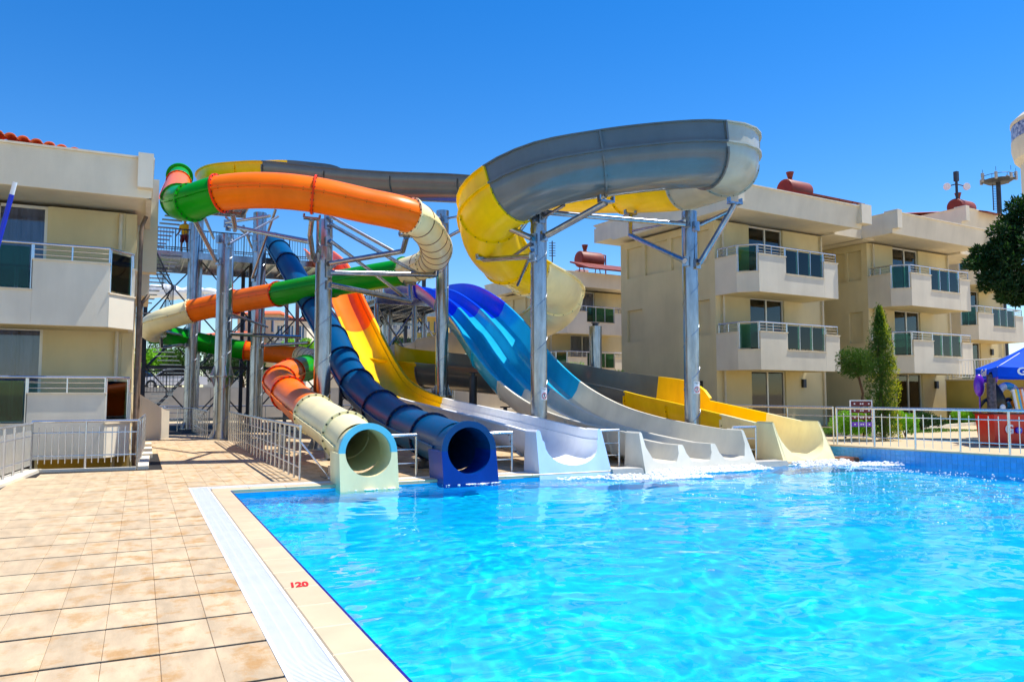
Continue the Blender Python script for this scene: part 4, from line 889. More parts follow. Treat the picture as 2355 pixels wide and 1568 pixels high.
# left block: barrel tiles that show above the fascia, one by one
hv = []; n = 8; rr = .115
for y in (0, .42):
    for k in range(n + 1):
        a = math.pi * k / n; hv.append((rr * (1 - .12 * (y > 0)) * math.cos(a), y, rr * .8 * math.sin(a)))
hf = [(k, k + 1, n + 2 + k, n + 1 + k) for k in range(n)]; hv += [(p[0] * .82, p[1], p[2] * .78) for p in hv]; m_ = 2 * (n + 1)
hf += [(m_ + k + 1, m_ + k, m_ + n + 1 + k, m_ + n + 2 + k) for k in range(n)] + [(k + 1, k, m_ + k, m_ + k + 1) for k in range(n)]
hme = bpy.data.meshes.new('barrel_tile'); hme.from_pydata(hv, [], hf); hme.materials.append(M['roof_tile']); hme.polygons.foreach_set('use_smooth', [True] * len(hf))
for i in range(22):
    for j in range(3): inst('barrel_tile', hme, L_, (-1.25 - .245 * i + random.uniform(-.01, .01), 19.5 + .36 * j, 7.01 + .03 * i + .05 * j), rot=(.12, -.05, random.uniform(-.04, .04)))
# court floor and walls
mb = MB(); mb.add([(-14, 14.9, -2.0), (.05, 14.9, -2.0), (.05, 21.6, -2.0), (-14, 21.6, -2.0)], [(0, 1, 2, 3)])
for p, q_ in (((-2.3, 15), (-2.3, 18.8)), ((-2.3, 18.8), (.05, 18.8)), ((.05, 18.8), (.05, 21.6)), ((-14, 15), (-2.3, 15))): mb.add([(*p, -2.0), (*q_, -2.0), (*q_, -.031), (*p, -.031)], [(0, 1, 2, 3)])
tag(mb.build('sunken_court', 'plaster_ochre', fix=False), kind='structure')
# solar water heaters
def heater(label, O, s, rot, panels=4):
    t = thing('solar_water_heater', O, label, 'water heater', 'solar water heaters on the roofs'); c, sn = math.cos(rot), math.sin(rot)
    T = lambda a, b, z: V((O[0] + (a * c - b * sn) * s, O[1] + (a * sn + b * c) * s, O[2] + z * s))
    mb = MB(); n = 20; zc = 1.15; r = .5
    prof = [(-.85, 0), (-.85, r * .82), (-.8, r * .96), (-.74, r), (.74, r), (.8, r * .96), (.85, r * .82), (.85, 0)]
    vs_ = []
    for a, rr in prof: vs_ += [T(a, rr * math.cos(2 * math.pi * k / n), zc + rr * math.sin(2 * math.pi * k / n)) for k in range(n)]
    mb.add(vs_, [(i * n + k, i * n + (k + 1) % n, (i + 1) * n + (k + 1) % n, (i + 1) * n + k) for i in range(len(prof) - 1) for k in range(n)]); mb.build('tank', 'tank', t, smooth=35)
    mb = MB(); mb.tube(T(-.35, 0, zc + .5), T(-.35, 0, zc + .62), .13 * s, 10, .1 * s); mb.tube(T(-.35, 0, zc + .62), T(-.35, 0, zc + .9), .12 * s, 10, .2 * s); mb.build('filler_cap', 'tank', t)
    mb = MB(); mb.pipe([T(.3, .1, zc + .47), T(1.3, .1, zc + .42), T(1.3, .1, .1)], .04 * s, 8); mb.build('pipe', 'tank', t)
    mb = MB()
    for a in (-.6, .6):
        for b in (-.35, .35): mb.tube(T(a, b, 0), T(a, b * .5, zc - .4), .03 * s, 6)
    mb.build('stand', 'tank', t)
    for k in range(panels):
        a = -1.9 + .98 * k; mb = MB(); q = [(a, -2.5, .12), (a + .93, -2.5, .12), (a + .93, -.6, .75), (a, -.6, .75)]
        mb.hexa([T(x, y, z) for x, y, z in q] + [T(x, y - .02, z + .08) for x, y, z in q]); o = mb.build('panel_frame', 'tank', t)
        q = [(a + .06, -2.44, .142), (a + .87, -2.44, .142), (a + .87, -.66, .732), (a + .06, -.66, .732)]; mb = MB(); mb.hexa([T(x, y - .02, z + .062) for x, y, z in q] + [T(x, y - .022, z + .075) for x, y, z in q]); mb.build('glazing', 'solar', o)
p = TB1(5.0, -.15, 9.0); heater('red brown water heater tank with panels on the nearest hotel roof', p, .85, math.radians(5))
p = TB3(2.2, .2, 8.7); heater('red brown water heater tank on the raised hotel block beside the antenna', p, .9, math.radians(5), 2)
p = TB0(3.4, .2, 8.95); heater('red brown water heater on the distant roof behind the cream bend', p, 1.1, math.radians(5), 5)
# white panelled ramp wall at the end of the walkway
rw = thing('ramp_wall', (.4, 29, 0), 'cream panelled wall with sloping top beside the far walkway', 'wall')
pA, pB = at(311, 1000, D=26.5), at(388, 1005, D=27.5); pA.z = pB.z = 0
d = (pB - pA).normalized(); T = lambda a, b, w_: pA + d * a + V((d.y, -d.x, 0)) * w_ + V((0, 0, b))
Lw = (pB - pA).length; mb = MB(); mb.prism([(-.3, 0), (Lw, 0), (Lw, 1.02), (Lw - .15, 1.05), (.1, 1.62), (-.3, 1.66)], T, 0, -.15); mb.build('panel', 'plaster_white', rw)
mb = MB(); mb.prism([(.18, .1), (Lw - .3, .1), (Lw - .3, .98), (.18, 1.46)], T, .012, 0); mb.build('raised_field', 'plaster_white', rw)
# ================================================================== planting
def leaves(mb, cen, rad, n, s, flat=.0, shell=.55, up=.3, mi=None):
    for _ in range(n):
        while True:
            d = V((random.uniform(-1, 1), random.uniform(-1, 1), random.uniform(-1, 1)))
            if .02 < d.length <= 1: break
        r = d.length; d.normalize(); r = shell + (1 - shell) * r if random.random() < .75 else r
        p = V((cen[0] + d.x * rad[0] * r, cen[1] + d.y * rad[1] * r, cen[2] + d.z * rad[2] * r))
        a = (d + V((random.gauss(0, .6), random.gauss(0, .6), random.gauss(0, .6) + up))).normalized(); b = a.orthogonal().normalized(); b.rotate(Matrix.Rotation(random.uniform(0, 6.3), 3, a)); c = a.cross(b)
        L = s * random.uniform(.6, 1.3); w_ = L * .42
        mb.add([p - b * w_, p + a * L * .45 - c * .15 * L, p + b * w_, p + a * L * 1.1 + c * .1 * L], [(0, 1, 2, 3)], mi if mi is not None else 0)
def limb(mb, a, b, r0, r1, n=7, wob=.06):
    a, b = V(a), V(b); pts = [a.lerp(b, k / 5) + V((random.gauss(0, wob), random.gauss(0, wob), 0)) * (0 < k < 5) for k in range(6)]
    for k in range(5): mb.tube(pts[k], pts[k + 1], r0 + (r1 - r0) * k / 5, n, r0 + (r1 - r0) * (k + 1) / 5)
def bush(label, cen, rad, n, s, m_, name='shrub', cat='shrub', group=None, clumps=9):
    base = (cen[0], cen[1], cen[2] - rad[2]); t = thing(name, base, label, cat, group); mb = MB()
    for k in range(clumps):
        a = random.uniform(0, 6.28); rr = random.uniform(.2, .75); c = (cen[0] + math.cos(a) * rad[0] * rr, cen[1] + math.sin(a) * rad[1] * rr, cen[2] + random.uniform(-.35, .45) * rad[2]); f = random.uniform(.38, .6)
        leaves(mb, c, (rad[0] * f, rad[1] * f, rad[2] * f), n // clumps, s)
    mb.build('foliage', m_, t, fix=False); mb = MB()
    for k in range(4): limb(mb, base, (cen[0] + random.uniform(-.5, .5) * rad[0], cen[1] + random.uniform(-.5, .5) * rad[1], cen[2]), .02, .008, 5, .01)
    mb.build('stem', 'trunk', t); return t
GZ = WALLZ
# garden bed
kp = [at(x, y, Z=GZ) for x, y in ((1925, 1003), (1990, 1005), (2050, 1003), (2100, 993), (2160, 985), (2240, 978), (2330, 972))]
kpts, _ = spline(kp, .4)
mb = MB(); poly = [p + V((0, 0, .03)) for p in kpts] + [V((34, 26, GZ + .03)), V((30, 24.3, GZ + .03)), V((17.6, 22.5, GZ + .03)), V((17.5, 18.2, GZ + .03))]
mb.add(poly, [tuple(range(len(poly)))]); tag(mb.build('garden_soil', 'soil', fix=False), kind='structure')
gk = thing('garden_kerb', kp[0], 'pale stone kerb curving round the garden bed', 'kerb')
for a, b in zip(kpts[::2], kpts[2::2]):
    d = (b - a).normalized(); e = V((-d.y, d.x, 0)) * .07; b = b - d * .012; mb = MB(); mb.hexa([a - e, b - e, b + e, a + e] + [p + V((0, 0, .13)) for p in (a - e, b - e, b + e, a + e)]); mb.build('kerb_stone', 'plaster_white', gk)
mb = MB()
for _ in range(26000):
    x, y = random.uniform(2085, 2240), random.uniform(962, 990); p = at(x, y, Z=GZ + .03)
    if y > 993 - (x - 2100) * .107 - 3: continue
    d = V((random.gauss(0, .3), random.gauss(0, .3), 1)).normalized() * random.uniform(.04, .09); e = V((random.uniform(-1, 1), random.uniform(-1, 1), 0)).normalized() * .02
    mb.add([p - e, p + e, p + d], [(0, 1, 2)])
for _ in range(9000):
    p = V((random.uniform(20, 27), random.uniform(17.5, 21.5), GZ + .03)); d = V((random.gauss(0, .3), random.gauss(0, .3), 1)).normalized() * .07; e = V((random.uniform(-1, 1), random.uniform(-1, 1), 0)).normalized() * .012; mb.add([p - e, p + e, p + d], [(0, 1, 2)])
tag(mb.build('lawn', 'grass', fix=False), 'short lawn grass in the garden bed', 'grass', kind='stuff')
# slim cypress
b0 = at(2031, 1010, Z=GZ + .03); t = thing('cypress_tree', b0, 'slim upright cypress behind the terrace fence', 'tree'); H = 3.95
mb = MB(); mb2 = MB()
for k in range(60):
    f = k / 60; z = b0.z + .1 + f * H * .93; r = .47 * (1 - .15 * f) if f < .5 else .47 * .92 * (1 - f) ** .75 * 1.62; r = max(.05, r)
    for q in range(3):
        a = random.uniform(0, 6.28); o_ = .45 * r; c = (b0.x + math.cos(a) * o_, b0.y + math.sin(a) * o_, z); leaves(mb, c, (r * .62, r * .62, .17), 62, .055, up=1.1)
        if math.cos(a - .0) > .2: c2 = (b0.x + math.cos(a) * r * .75, b0.y + math.sin(a) * r * .75 - .05, z); leaves(mb2, c2, (r * .35, r * .35, .13), 44, .05, up=1.1)  # gold leaves on the sun side paint the sunlight into the crown
    if f > .5:
        for q in range(2):
            a = random.uniform(0, 6.28); c = (b0.x + math.cos(a) * r * 1.15, b0.y + math.sin(a) * r * 1.15, z + .1); leaves(mb, c, (.06, .06, .14), 16, .05, up=1.4)
mb.build('crown', 'leaf_cypress', t, fix=False); mb2.build('sun_painted_shoots', 'leaf_painted_sun', t, fix=False); mb = MB(); limb(mb, b0, b0 + V((0, 0, 3)), .07, .02); mb.build('trunk', 'trunk', t)
# round clipped tree
b0 = atz(1992, 25.2, GZ); c0 = atz(1966, 25.2, 2.62); t = thing('clipped_tree', b0, 'small round headed tree with bare trunk beside the cypress', 'tree'); mb = MB()
for k in range(26):
    d = V((random.gauss(0, 1), random.gauss(0, 1), random.gauss(0, .8))).normalized(); c = c0 + V((d.x * .42, d.y * .42, d.z * .36)); leaves(mb, c, (.27, .27, .24), 190, .06, up=.2)
leaves(mb, c0, (.5, .5, .45), 900, .06); mb.build('crown', 'leaf', t, fix=False); mb = MB(); limb(mb, b0, c0 - V((0, 0, .1)), .05, .035)
for k in range(6): limb(mb, c0 - V((0, 0, .35)), c0 + V((random.uniform(-.4, .4), random.uniform(-.4, .4), random.uniform(0, .4))), .025, .01, 5, .02)
mb.build('trunk', 'trunk', t)
for x, y, rx, rz, l, m_ in ((1945, 1008, .42, .3, 'bright green shrub below the sign board behind the fence', 'leaf_bright'), (1985, 1006, .3, .27, 'bright green shrub just left of the cypress foot', 'leaf_bright'), (2082, 1004, .36, .3, 'bright green shrub just right of the cypress foot', 'leaf_bright'),
                            (2216, 975, .45, .26, 'bright green shrub near the red ice cream counter', 'leaf_bright'), (2256, 973, .4, .25, 'bright green shrub half behind the red ice cream counter', 'leaf_bright'), (2160, 955, .5, .25, 'dark clipped shrub in front of the hotel doors', 'leaf_dark')):
    p = at(x, y, Z=GZ + .03); bush(l, (p.x, p.y, p.z + rz * 1.4), (rx * 1.35, rx, rz * 1.4), 4600, .05, m_, group='garden shrubs')
p = atz(2118, 27.6, GZ + .35); bush('low clipped hedge in front of the middle hotel block', p, (1.05, .45, .35), 5200, .06, 'leaf_dark', 'hedge', 'hedge')
# big pine at the right edge
pb = atz(2425, 23.5, GZ); t = thing('pine_tree', pb, 'dark pine reaching in from the right edge above the parasol', 'tree'); mb = MB(); tr = MB()
top = atz(2410, 23.5, 8.2); limb(tr, pb, top, .22, .07, 9, .08)
for x, y, f, r in ((2345, 512, 24, .62), (2318, 545, 23.6, .55), (2345, 575, 23, .6), (2290, 585, 23.8, .58), (2256, 600, 24, .5), (2320, 630, 23.2, .62), (2288, 640, 23.8, .5), (2348, 668, 23, .6), (2325, 680, 23.6, .42), (2375, 480, 23.8, .7), (2400, 560, 23, .8), (2410, 640, 24, .8), (2440, 520, 23, .9), (2460, 600, 24, .9)):
    c = at(x, y, D=f)
    for q in range(9):
        d = V((random.gauss(0, 1), random.gauss(0, 1), random.gauss(0, .7))).normalized() * r * .62; leaves(mb, c + d, (r * .42, r * .42, r * .34), 150, .13, up=.5, shell=.2)
    limb(tr, top.lerp(pb, random.uniform(.1, .5)), c, .05, .015, 6, .06)
mb.build('crown', 'needle', t, fix=False); tr.build('trunk', 'trunk', t)
# palms and tufts behind the long flume
def palm(label, p, h, n, ln, grp=None):
    t = thing('fan_palm', p, label, 'palm', grp); mb = MB()
    for k in range(n):
        a = random.uniform(0, 6.28); e = random.uniform(.1, 1.25); d = V((math.cos(a) * math.cos(e), math.sin(a) * math.cos(e), math.sin(e))); b = V(p) + V((0, 0, h)); c = b + d * ln * .55
        s_ = d.cross(V((0, 0, 1))).normalized()
        for j in range(11):
            g = (j - 5) / 5 * 1.15; dd = (d * math.cos(g) + s_ * math.sin(g)); w_ = dd.cross(V((0, 0, 1))).normalized() * .018; tip = c + dd * ln * .55 - V((0, 0, ln * .12))
            mb.add([c - w_, c + w_, tip], [(0, 1, 2)])
        mb.tube(b, c, .008, 4)
    mb.build('fronds', 'leaf_bright', t, fix=False); mb = MB(); limb(mb, p, V(p) + V((0, 0, h)), .09, .08, 8, .01); mb.build('trunk', 'trunk', t)
palm('fan palm behind the three lane slide, left of the hotel niches', atz(1325, 36, .28), 2.2, 34, .8); palm('smaller fan palm beside the larger one behind the flume', atz(1358, 37, .28), 1.9, 18, .7); palm('low palm tuft at the foot of the niche wall', atz(1424, 34, .28), 2.1, 14, .45)
# sign board in the garden
b0 = atz(1975, 21.6, GZ); t = thing('sign_board', b0, 'white framed board with maroon direction panels in the garden', 'sign')
T = lambda a, b, z: b0 + RT * a + V((RT.y, -RT.x, 0)) * b + V((0, 0, z))
mb = MB()
for a in (-.31, .29): mb.box((a, -.02, -.02), (a + .025, .02, 1.14), T=T)
mb.box((-.31, -.02, 1.14), (.315, .02, 1.165), T=T); mb.build('frame', 'white', t)
for k in range(4):
    z = 1.0 - .19 * k; mb = MB(); mb.box((-.28, -.008, z), (.285, .008, z + .125), T=T); o = mb.build('panel', 'maroon' if k < 3 else 'purple', t)
    mb = MB()
    for a in (-.2, -.03, .03, .2): mb.box((a, .0085, z + .045), (a + .04, .0115, z + .08), T=T); mb.box((a, -.0115, z + .045), (a + .04, -.0085, z + .08), T=T)
    mb.build('lettering', 'white', o)
# ================================================================== ice cream counter, parasol, pool toys
def word(txt, size, m_, parent, P, R_, U_, name='lettering', sx=1., ext=.002, bold=.0):
    cu = bpy.data.curves.new(name, 'FONT'); cu.body = txt; cu.size = size; cu.extrude = ext; cu.offset = bold; cu.align_x = 'CENTER'; cu.align_y = 'CENTER'
    o = bpy.data.objects.new(name, cu); COL.objects.link(o); bpy.context.view_layer.update(); me = bpy.data.meshes.new_from_object(o); bpy.data.objects.remove(o)
    R_, U_ = V(R_).normalized(), V(U_).normalized(); N_ = R_.cross(U_); mtx = Matrix((R_, U_, N_)).transposed().to_4x4()
    me.transform(Matrix.Diagonal((sx, 1, 1, 1))); me.transform(mtx); me.transform(Matrix.Translation(V(P) - LOC[parent])); me.materials.append(M[m_])
    o = bpy.data.objects.new(name, me); COL.objects.link(o); o.parent = parent; LOC[o] = LOC[parent]; return o
c1, c0 = atz(2291, 19.6, 0), atz(2240, 21.6, 0); sd = (c0 - c1); pd = V((sd.y, -sd.x, 0)); cs = [c1, c0, c0 + pd, c1 + pd]; cen = sum(cs, V()) / 4
pr = thing('parasol', V((cen.x, cen.y, GZ)), 'square blue parasol with white lettering at the right edge', 'parasol')
ZE, ZV, ZA = 2.31, 2.06, 2.92; apex = V((cen.x, cen.y, ZA)); mb = MB()
for i in range(4):
    a, b = cs[i], cs[(i + 1) % 4]; n = 10
    for k in range(n):
        p, q = a.lerp(b, k / n), a.lerp(b, (k + 1) / n); sag = lambda f: -.05 * math.sin(math.pi * f)
        P_ = V((p.x, p.y, ZE + sag(k / n))); Q_ = V((q.x, q.y, ZE + sag((k + 1) / n))); m1 = P_.lerp(apex, .5) - V((0, 0, .05)); m2 = Q_.lerp(apex, .5) - V((0, 0, .05))
        mb.add([P_, Q_, m2, m1, apex], [(0, 1, 2, 3), (3, 2, 4)])
mb.build('canopy', 'blue_cloth', pr, smooth=60, fix=False)
for i in range(4):
    a, b = cs[i], cs[(i + 1) % 4]; mb = MB(); n = 10; vs_ = []
    for k in range(n + 1):
        p = a.lerp(b, k / n); s_ = -.05 * math.sin(math.pi * k / n); vs_ += [V((p.x, p.y, ZE + s_)), V((p.x, p.y, ZV + s_))]
    mb.add(vs_, [(2 * k, 2 * k + 1, 2 * k + 3, 2 * k + 2) for k in range(n)]); v_ = mb.build('valance', 'blue_cloth', pr, fix=False)
    if i in (0, 3):
        A_, B_ = (b, a) if i == 0 else (a, b)             # read left to right from outside
        if i == 0: A_, B_ = c0, c1
        else: A_, B_ = c1, c1 + pd
        r_ = (B_ - A_).normalized(); nrm = V((r_.y, -r_.x, 0))
        for f in ((.42,) if i == 0 else (.33, .8)):
            P_ = A_.lerp(B_, f) + nrm * .012; word('Golf', .26, 'white', v_, V((P_.x, P_.y, ZE - .135)), r_, (0, 0, 1), sx=1.15, bold=.008)
mb = MB(); mb.tube((cen.x, cen.y, GZ), (cen.x, cen.y, ZA), .03, 10); mb.build('mast', 'white', pr); mb = MB(); mb.tube((cen.x, cen.y, GZ), (cen.x, cen.y, GZ + .12), .3, 16, .24); mb.build('base', 'concrete', pr)
mb = MB()
for c in cs: mb.tube(V((cen.x, cen.y, ZA - .06)), V((c.x, c.y, ZE - .015)), .012, 6)
mb.build('ribs', 'alu', pr)
b1 = atz(2278, 19.9, GZ); bx_ = thing('ice_cream_counter', b1, 'red counter box with white lettering behind the terrace fence', 'counter'); R_ = V((.94, -.34, 0)).normalized(); N_ = V((R_.y, -R_.x, 0))
T = lambda a, b, z: b1 + R_ * a - N_ * b + V((0, 0, z))
mb = MB(); mb.hexa([T(a, b, z) for z, g in ((.02, .05), (.8, 0)) for a, b in ((g, g), (1.7 - g, g), (1.7 - g, .7 - g), (g, .7 - g))]); mb.build('body', 'red_box', bx_)
mb = MB(); mb.box((-.03, -.03, .802), (1.73, .73, .84), T=T); mb.build('top', 'maroon', bx_); mb = MB(); mb.box((.1, .1, -.0), (1.6, .6, .019), T=T); mb.build('plinth', 'black', bx_)
word('G', .32, 'white', bx_, T(.42, .0, .42), R_, (0, 0, 1), bold=.012); word('LF', .32, 'white', bx_, T(1.0, .0, .42), R_, (0, 0, 1), bold=.012)
mb = MB(); c = T(.67, .0, .4); mb.tube(c - N_ * .02, c + N_ * .03, .085, 18); o = mb.build('globe_mark', 'cobalt', bx_); mb = MB(); mb.tube(c + N_ * .031 + V((.01, 0, .01)), c + N_ * .034 + V((.01, 0, .01)), .04, 10); mb.build('globe_shine', 'aqua', o)
TOPZ = GZ + .84
def blob(mb, c, r, ax=None, mi=0, sub=12):
    vs_ = []; n = sub
    for i in range(n + 1):
        th = math.pi * i / n
        for j in range(n): ph = 2 * math.pi * j / n; vs_.append(V((c[0] + r[0] * math.sin(th) * math.cos(ph), c[1] + r[1] * math.sin(th) * math.sin(ph), c[2] + r[2] * math.cos(th))))
    mb.add(vs_, [(i * n + j, i * n + (j + 1) % n, (i + 1) * n + (j + 1) % n, (i + 1) * n + j) for i in range(n) for j in range(n)], mi)
ob = T(.38, .3, 0); ob.z = TOPZ; orca = thing('inflatable_orca', ob, 'black inflatable orca sitting on the red counter', 'pool toy')
body = [ob + V((0, 0, z)) + R_ * dx for z, dx in ((0, 0), (.18, .0), (.4, -.03), (.6, -.06), (.75, -.1), (.86, -.12))]; mb = MB()
sweep(mb, [(p, V((0, 0, 1)), R_ * r, N_ * r * .8) for p, r in zip(body, (.1, .22, .2, .14, .08, .02))], circle(1, 16)); mb.build('body', 'black', orca, smooth=60)
for sg in (-1, 1):
    pts = [ob + R_ * (sg * a) + V((0, 0, z)) for a, z in ((.12, .3), (.28, .36), (.42, .3), (.5, .14))]; mb = MB(); sweep(mb, [(p, R_ * sg, N_ * r, V((0, 0, 1)) * r * .5) for p, r in zip(pts, (.1, .1, .08, .015))], circle(1, 10)); mb.build('fin', 'black', orca, smooth=60)
mb = MB(); blob(mb, ob + N_ * .14 + V((0, 0, .14)), (.1, .06, .1)); mb.build('belly_patch', 'white', orca, smooth=60)
def torus(c, R0, r0, m1, m2, name, label, tilt, cat='pool toy'):
    t = thing(name, c - V((0, 0, R0 + r0)), label, cat, 'pool toys'); n1, n2 = 24, 10
    X_, Y_ = tilt; segs = [[], []]
    mbs = [MB(), MB()]
    for i in range(n1):
        q = []
        for ii in (i, i + 1):
            a = 2 * math.pi * ii / n1; d = X_ * math.cos(a) + Y_ * math.sin(a); z_ = X_.cross(Y_)
            q.append([c + d * (R0 + r0 * math.cos(2 * math.pi * j / n2)) + z_ * (r0 * math.sin(2 * math.pi * j / n2)) for j in range(n2)])
        mbs[(i // 3) % 2].add(q[0] + q[1], [(j, (j + 1) % n2, n2 + (j + 1) % n2, n2 + j) for j in range(n2)])
    o = mbs[0].build('ring', m1, t, smooth=60, fix=False); mbs[1].build('stripe', m2, o, smooth=60, fix=False)
Zv = V((0, 0, 1))
p = T(1.02, .25, 0); torus(V((p.x, p.y, TOPZ + .34)), .24, .09, 'orange_vinyl', 'yellow_vinyl', 'swim_ring', 'orange and yellow swim ring on the red counter', (R_, Zv)); p = T(.8, .5, 0); torus(V((p.x, p.y, TOPZ + .45)), .26, .1, 'white', 'cyan_vinyl', 'swim_ring', 'white and pale blue swim ring behind the orange one', ((R_ + Zv * .3).normalized(), (Zv - R_ * .3).normalized()))
p = T(1.35, .4, 0); torus(V((p.x, p.y, TOPZ + .36)), .25, .1, 'orange_vinyl', 'redorange', 'swim_ring', 'orange and red swim ring at the picture edge', (R_, Zv))
p = T(.8, .1, 0); t = thing('striped_lilo', V((p.x, p.y, TOPZ)), 'folded striped air mattress standing among the swim rings', 'pool toy', 'pool toys')
for k, m_ in enumerate(('white', 'yellow_vinyl', 'cyan_vinyl', 'orange_vinyl', 'white')): mb = MB(); mb.tube(V((p.x, p.y, TOPZ)) + R_ * (.06 * k - .05), V((p.x, p.y, TOPZ + .62)) + R_ * (.06 * k - .16), .038, 10); mb.build('tube', m_, t, smooth=60)
p = T(.05, .55, 0); t = thing('purple_float', V((p.x, p.y, TOPZ)), 'purple inflatable hanging behind the orca', 'pool toy', 'pool toys'); mb = MB(); blob(mb, (p.x, p.y, TOPZ + .72), (.16, .12, .3)); mb.build('body', 'purple', t, smooth=60); mb = MB(); blob(mb, V((p.x, p.y, TOPZ + .92)) + R_ * .42, (.12, .1, .16)); mb.build('head', 'purple', t, smooth=60); mb = MB(); mb.tube((p.x, p.y, TOPZ), (p.x, p.y, TOPZ + .6), .02, 6); mb.tube(V((p.x, p.y, TOPZ + .8)), V((p.x, p.y, TOPZ + .9)) + R_ * .42, .06, 8); mb.build('neck', 'purple', t)
p = T(.12, .2, 0); t = thing('float_bundle', V((p.x, p.y, TOPZ)), 'tall dark patterned bundle of floats standing on the counter under the parasol', 'pool toy', 'pool toys')
mat('dark_pattern', S(34, 34, 46), rough=.4, var=.2, vscale=16, var2=S(96, 84, 100)); mb = MB(); mb.tube((p.x, p.y, TOPZ), (p.x, p.y, TOPZ + 1.0), .115, 14, .1); mb.build('wrap', 'dark_pattern', t, smooth=40); mb = MB(); mb.tube((p.x, p.y, TOPZ + 1.0), (p.x, p.y, TOPZ + 1.06), .05, 10, .03); mb.build('knot', 'black', t)
# raised ground with garden wall and white fence under the far right block
wa, wb = atz(2172, 35.5, GZ), atz(2460, 30.5, GZ); gw = thing('garden_wall', wa, 'ochre garden wall below the raised hotel block', 'wall'); d = (wb - wa).normalized(); e = V((-d.y, d.x, 0))
mb = MB(); P_ = [wa, wb, wb + e * .25, wa + e * .25]; mb.hexa(P_ + [p + V((0, 0, 1.95)) for p in P_]); mb.build('body', 'plaster_ochre', gw); mb = MB(); P_ = [wa - e * .04 - d * .02, wb - e * .04, wb + e * .3, wa + e * .3]; mb.hexa([p + V((0, 0, 1.952)) for p in P_] + [p + V((0, 0, 2.01)) for p in P_]); mb.build('coping', 'marble', gw)
mb = MB(); r0 = [wa + e * .25, wb + e * .25, wb + e * 45, wa + e * 45]; mb.hexa(r0 + [V((p.x, p.y, 2.26)) for p in r0]); tag(mb.build('raised_garden', 'paving'), kind='structure')
railing('garden_fence', 'white bar fence on top of the ochre garden wall', [V((*(wa + e * .1).xy, 2.29)), V((*(wb + e * .1).xy, 2.29))], .85, 1.4, (.1,), (.15, .1, .8), mt='white', r=.025)
# ================================================================== far things
b0 = at(35, 419, D=12); b1 = at(-1, 549, D=12); d = b1 - b0; foot = b0 + d * (b0.z / -d.z)
t = thing('blue_pole', foot, 'leaning blue pole with a white tip at the left edge', 'pole'); mb = MB(); mb.tube(foot, b0 + d * .22, .036, 14); mb.build('shaft', 'blue_pole', t, smooth=40); mb = MB(); mb.tube(b0 + d * .22, b0, .034, 14, .032); mb.build('tip', 'white', t, smooth=40)
# wall behind the tower, its rail, hedge trees
rw = thing('retaining_wall', (5, 52, 0), 'long grey retaining wall behind the steel tower', 'wall')
for k in range(9): mb = MB(); mb.box((-8 + 3.0 * k, 52, -.04), (-8 + 3.0 * k + 2.985, 52.4, 2.05 + .02 * (k % 2))); mb.build('wall_panel', 'concrete', rw)
mb = MB(); mb.tube((-4, 46, .95), (14, 46, .95), .04, 8)
for k in range(13): mb.tube((-4 + 1.5 * k, 46, 0), (-4 + 1.5 * k, 46, .95), .025, 6)
o = mb.build('back_rail', 'steel'); solo(o, (5, 46, 0)); tag(o, 'low steel rail in front of the grey retaining wall', 'railing')
mb = MB(); mb.box((-9, 53, 0), (30, 90, 1.9)); tag(mb.build('hillside', 'ground'), kind='structure')
# rough metal fence and parked cars' roofs behind the wall
railing('wall_fence', 'dark bar fence on top of the grey retaining wall', [V((-4, 52.2, 2.08)), V((2.5, 52.2, 2.08))], 1.1, 2.2, (.1,), (.22, .1, 1.05), mt='steel_dark', r=.03)
def car(label, x, y, z, m_):
    t = thing('parked_car', (x, y, z), label, 'car', 'cars parked behind the wall'); T = lambda a, b, c: V((x + b, y + c, z + a))
    pf = [(.3, -2.1), (.75, -2.05), (.85, -1.2), (1.38, -.5), (1.42, .6), (.95, 1.5), (.85, 2.05), (.35, 2.1)]; mb = MB(); mb.prism(pf, T, -.8, .8); mb.build('body', m_, t, smooth=30)
    mb = MB(); mb.prism([(.88, -1.05), (1.3, -.48), (1.34, .55), (.95, 1.3)], T, -.815, .815); mb.build('window', 'black', t)
    for b in (-1.3, 1.3):
        for c in (-.82, .62): mb = MB(); mb.tube(T(.32, b, c), T(.32, b, c + .2), .32, 16); o = mb.build('tyre', 'black', t); mb = MB(); mb.tube(T(.32, b, c - .01), T(.32, b, c + .21), .18, 12); mb.build('rim', 'alu', o)
car('white car parked behind the grey wall, left of the tall columns', 1.9, 55.5, 1.9, 'white'); car('blue car parked behind the grey wall near the dark fence', -.6, 57.5, 1.9, 'navy')
def bgtree(label, p, r, h, n, m_, s=.2):
    t = thing('background_tree', p, label, 'tree', 'trees behind the tower'); mb = MB(); c0 = V(p) + V((0, 0, h))
    for k in range(14):
        d = V((random.gauss(0, 1), random.gauss(0, 1), random.gauss(0, .8))).normalized(); c = c0 + V((d.x * r * .6, d.y * r * .6, d.z * r * .5)); leaves(mb, c, (r * .42, r * .42, r * .36), n // 14, s)
    mb.build('crown', m_, t, fix=False); mb = MB(); limb(mb, p, c0, .16, .06)
    for k in range(5): limb(mb, c0 - V((0, 0, r * .4)), c0 + V((random.uniform(-1, 1) * r * .6, random.uniform(-1, 1) * r * .6, r * .3)), .06, .02, 5)
    mb.build('trunk', 'trunk', t)
